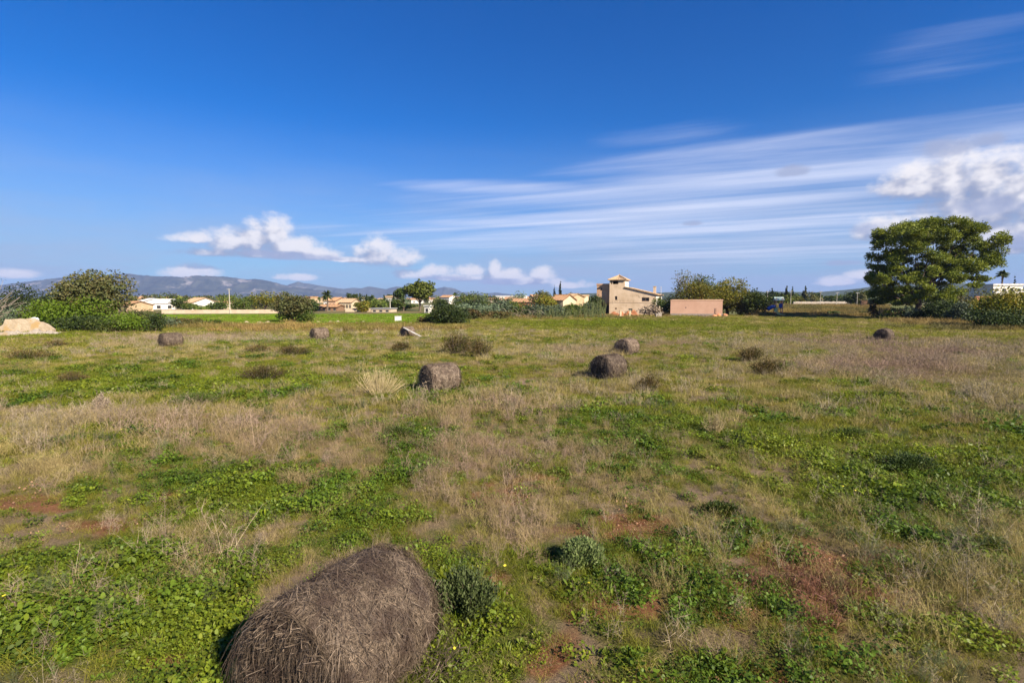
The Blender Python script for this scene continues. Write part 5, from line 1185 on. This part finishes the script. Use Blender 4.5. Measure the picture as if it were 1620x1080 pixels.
def wnoise(x, y, z, scale, detail, rough=.55, dist=0.0):
    c = wt.nodes.new('ShaderNodeCombineXYZ')
    for i, v in enumerate((x, y, z)):
        if isinstance(v, E): wt.links.new(v.s, c.inputs[i])
        else: c.inputs[i].default_value = v
    n = wt.nodes.new('ShaderNodeTexNoise'); n.inputs['Scale'].default_value = scale; n.inputs['Detail'].default_value = detail; n.inputs['Roughness'].default_value = rough; n.inputs['Distortion'].default_value = dist
    wt.links.new(c.outputs[0], n.inputs['Vector']); return E(n.outputs[0])
tc = wt.nodes.new('ShaderNodeTexCoord'); sep = wt.nodes.new('ShaderNodeSeparateXYZ'); wt.links.new(tc.outputs['Generated'], sep.inputs[0])
dx, dy, dz = (E(sep.outputs[i]) for i in range(3))
hyp = E.op('SQRT', dx * dx + dy * dy); AZ = E.op('ARCTAN2', dx, dy); EL = dz / hyp.max(.001)
def ae(px, py):
    d = ray(px, py); return math.atan2(d[0], d[1]), d[2] / math.hypot(d[0], d[1])
def ell(px, py, rx, ry):
    a, e = ae(px, py); a1, _ = ae(px + rx * 1.18, py); _, e1 = ae(px, py - ry * 1.18); return a, e, abs(a1 - a), abs(e1 - e)
def envelope(A, B, L, flat=True):
    env = None
    for px, py, rx, ry, *off in L:
        a, e, ra, re = ell(px, py, rx, ry); u = (A - a) * (1 / ra); v = (B - e) * (1 / re)
        if flat: v = v.max(v * -1.9)    # clouds have flatter bases than tops
        q = (1 - (off[0] if off else 0)) - (u * u + v * v); env = q if env is None else env.max(q)
    return env
CUM = [(310, 379, 34, 10), (372, 386, 42, 24), (405, 376, 24, 24), (436, 372, 26, 30), (462, 394, 42, 18), (500, 404, 34, 10), (598, 406, 28, 26), (632, 412, 30, 16), (690, 431, 24, 11), (742, 431, 20, 12), (784, 430, 9, 16), (802, 440, 26, 13), (858, 438, 16, 14), (665, 436, 34, 9), (720, 440, 50, 7), (830, 446, 50, 7), (905, 452, 30, 6), (400, 403, 90, 8), (560, 412, 30, 5), (1590, 372, 70, 34), (920, 450, 8, 7), (305, 432, 38, 13), (25, 435, 34, 9), (470, 440, 30, 6),
       (1450, 295, 56, 32), (1510, 290, 60, 46), (1560, 290, 70, 44), (1610, 310, 70, 58), (1560, 340, 110, 50), (1362, 436, 24, 9), (1325, 447, 30, 9), (1602, 397, 22, 9), (1400, 366, 48, 22)]
DARKC = [(1256, 272, 34, 13), (1500, 236, 60, 24), (1560, 225, 40, 16), (1380, 362, 36, 15), (1095, 354, 18, 6), (1330, 417, 40, 6), (1560, 330, 70, 22), (1600, 385, 50, 18), (480, 408, 70, 8), (430, 402, 70, 7), (790, 447, 40, 7), (700, 440, 40, 6)]
def raw(A, B):
    n = wnoise(A, B * 1.25, 3.7, 36, 8, .62); n2 = wnoise(A, B, 1.2, 7, 3, .5)
    return envelope(A, B, CUM).max(-2.5) * .8 + (n - .5) * 2.5 + (n2 - .5) * .5 + .12
d0 = raw(AZ, EL); 
def soft(A, B):
    n = wnoise(A, B * 1.25, 3.7, 36, 2.5, .55)
    return envelope(A, B, CUM).max(-2.0) * .8 + (n - .5) * 2.6
d1 = soft(AZ, EL) - soft(AZ + .013, EL + .022)
cum = smooth(d0, -.4, .9)
shade = smooth(d1 + (d0 - soft(AZ, EL)) * .35, -.55, 1.0)
nd_ = wnoise(AZ, EL * 1.2, 8.0, 30, 6, .55)
dk = smooth(envelope(AZ, EL, DARKC) * .9 + (nd_ - .5) * 1.8, 0.05, .9)
# cirrus: streaks on a high flat layer
zc_ = dz.max(.02); sxp = dx / zc_; syp = dy / zc_; va = R(-66)
al = sxp * math.sin(va) + syp * math.cos(va); ac = sxp * math.cos(va) - syp * math.sin(va)
c1 = wnoise(al * .13, ac * 1.15, 0.3, 1.15, 9, .6, .35); c2 = wnoise(al * .3, ac * .8, 5.1, .9, 6, .6, .4)
CIR = [(1500, 250, 420, 52), (1250, 268, 430, 40), (1050, 310, 330, 26), (1000, 350, 380, 24), (820, 375, 260, 20), (1250, 352, 260, 14), (1250, 395, 380, 20), (800, 297, 130, 10), (1480, 92, 240, 60, .8), (1560, 222, 330, 22, -.3), (1050, 205, 160, 22, .75), (1250, 285, 420, 12, -.35), (1150, 325, 260, 9, -.3), (930, 352, 260, 9, -.3), (1060, 366, 320, 8, -.3)]
ce = envelope(AZ, EL, CIR, False).max(-1.3)
cir = smooth(ce * .42 + (c1 - .5) * 2.2 + (c2 - .5) * .7, -.25, 1.15) * .85
veil = smooth(EL, .34, .0) * .95 * (smooth(wnoise(AZ, EL * 5, 2.2, 3.5, 5, .55), .3, .7) * .35 + .65)
sky = wt.nodes.new('ShaderNodeTexSky'); sky.sky_type = 'NISHITA'; sky.sun_disc = False; sky.sun_elevation = R(SUN_EL); sky.sun_rotation = R(SUN_AZ)
sky.air_density = 1.0; sky.dust_density = .15; sky.ozone_density = 4.0; sky.altitude = 20
hs = wt.nodes.new('ShaderNodeHueSaturation'); hs.inputs['Saturation'].default_value = 1.4; wt.links.new(sky.outputs[0], hs.inputs['Color'])
bg = wt.nodes.new('ShaderNodeBackground'); bg.inputs[1].default_value = .056; tn = wt.nodes.new('ShaderNodeMix'); tn.data_type = 'RGBA'; tn.blend_type = 'MULTIPLY'; tn.inputs[0].default_value = 1; tn.inputs[7].default_value = (.24, .74, 1.05, 1); wt.links.new(hs.outputs[0], tn.inputs[6]); wt.links.new(tn.outputs[2], bg.inputs[0])
def bgc(col, st=1.0):
    b = wt.nodes.new('ShaderNodeBackground'); b.inputs[1].default_value = st
    if isinstance(col, tuple): b.inputs[0].default_value = (*col, 1)
    else: wt.links.new(col, b.inputs[0])
    return b.outputs[0]
def mixs(f, a, b):
    n = wt.nodes.new('ShaderNodeMixShader'); wt.links.new(f.s, n.inputs[0]); wt.links.new(a, n.inputs[1]); wt.links.new(b, n.inputs[2]); return n.outputs[0]
cmix = wt.nodes.new('ShaderNodeMix'); cmix.data_type = 'RGBA'; wt.links.new(shade.s, cmix.inputs[0]); cmix.inputs[6].default_value = (.15, .165, .225, 1); cmix.inputs[7].default_value = (.45, .43, .43, 1)
sh_ = mixs(veil, bg.outputs[0], bgc((.18, .215, .30)))
sh_ = mixs(cir, sh_, bgc((.38, .40, .475)))
sh_ = mixs(cum * .92, sh_, bgc(cmix.outputs[2]))
sh_ = mixs(dk * .75, sh_, bgc((.17, .195, .28)))
wo = wt.nodes.new('ShaderNodeOutputWorld'); wt.links.new(sh_, wo.inputs[0])
W.cycles.sampling_method = 'MANUAL'; W.cycles.sample_map_resolution = 512

# ------------------------------------------------------------------ air
HAZE = True
if HAZE:
    m = MB(); m.box(-11000, 11000, -3000, 11500, -40, 420); hz = m.build('haze', None or bpy.data.materials.new('air'))
    am = hz.data.materials[0]; am.use_nodes = True; nt = am.node_tree; nt.nodes.clear(); o_ = nt.nodes.new('ShaderNodeOutputMaterial'); pv = nt.nodes.new('ShaderNodeVolumePrincipled')
    pv.inputs['Density'].default_value = 0.75e-4; pv.inputs['Color'].default_value = (.35, .47, .84, 1); pv.inputs['Anisotropy'].default_value = 0.0
    nt.links.new(pv.outputs[0], o_.inputs['Volume']); hz['kind'] = 'stuff'; hz['label'] = 'thin blue distance haze over the plain'; hz['category'] = 'haze'

sc.view_settings.view_transform = 'Standard'; sc.view_settings.look = 'None'; sc.view_settings.exposure = 1.22; sc.view_settings.gamma = 1.0
sc.render.engine = 'CYCLES'; cy = sc.cycles
cy.max_bounces = 5; cy.diffuse_bounces = 2; cy.transmission_bounces = 3; cy.volume_bounces = 0; cy.transparent_max_bounces = 4; cy.use_denoising = True; cy.denoiser = 'OPENIMAGEDENOISE'; cy.caustics_reflective = False; cy.caustics_refractive = False
cy.sample_clamp_indirect = 4; sc.render.filter_size = 1.1
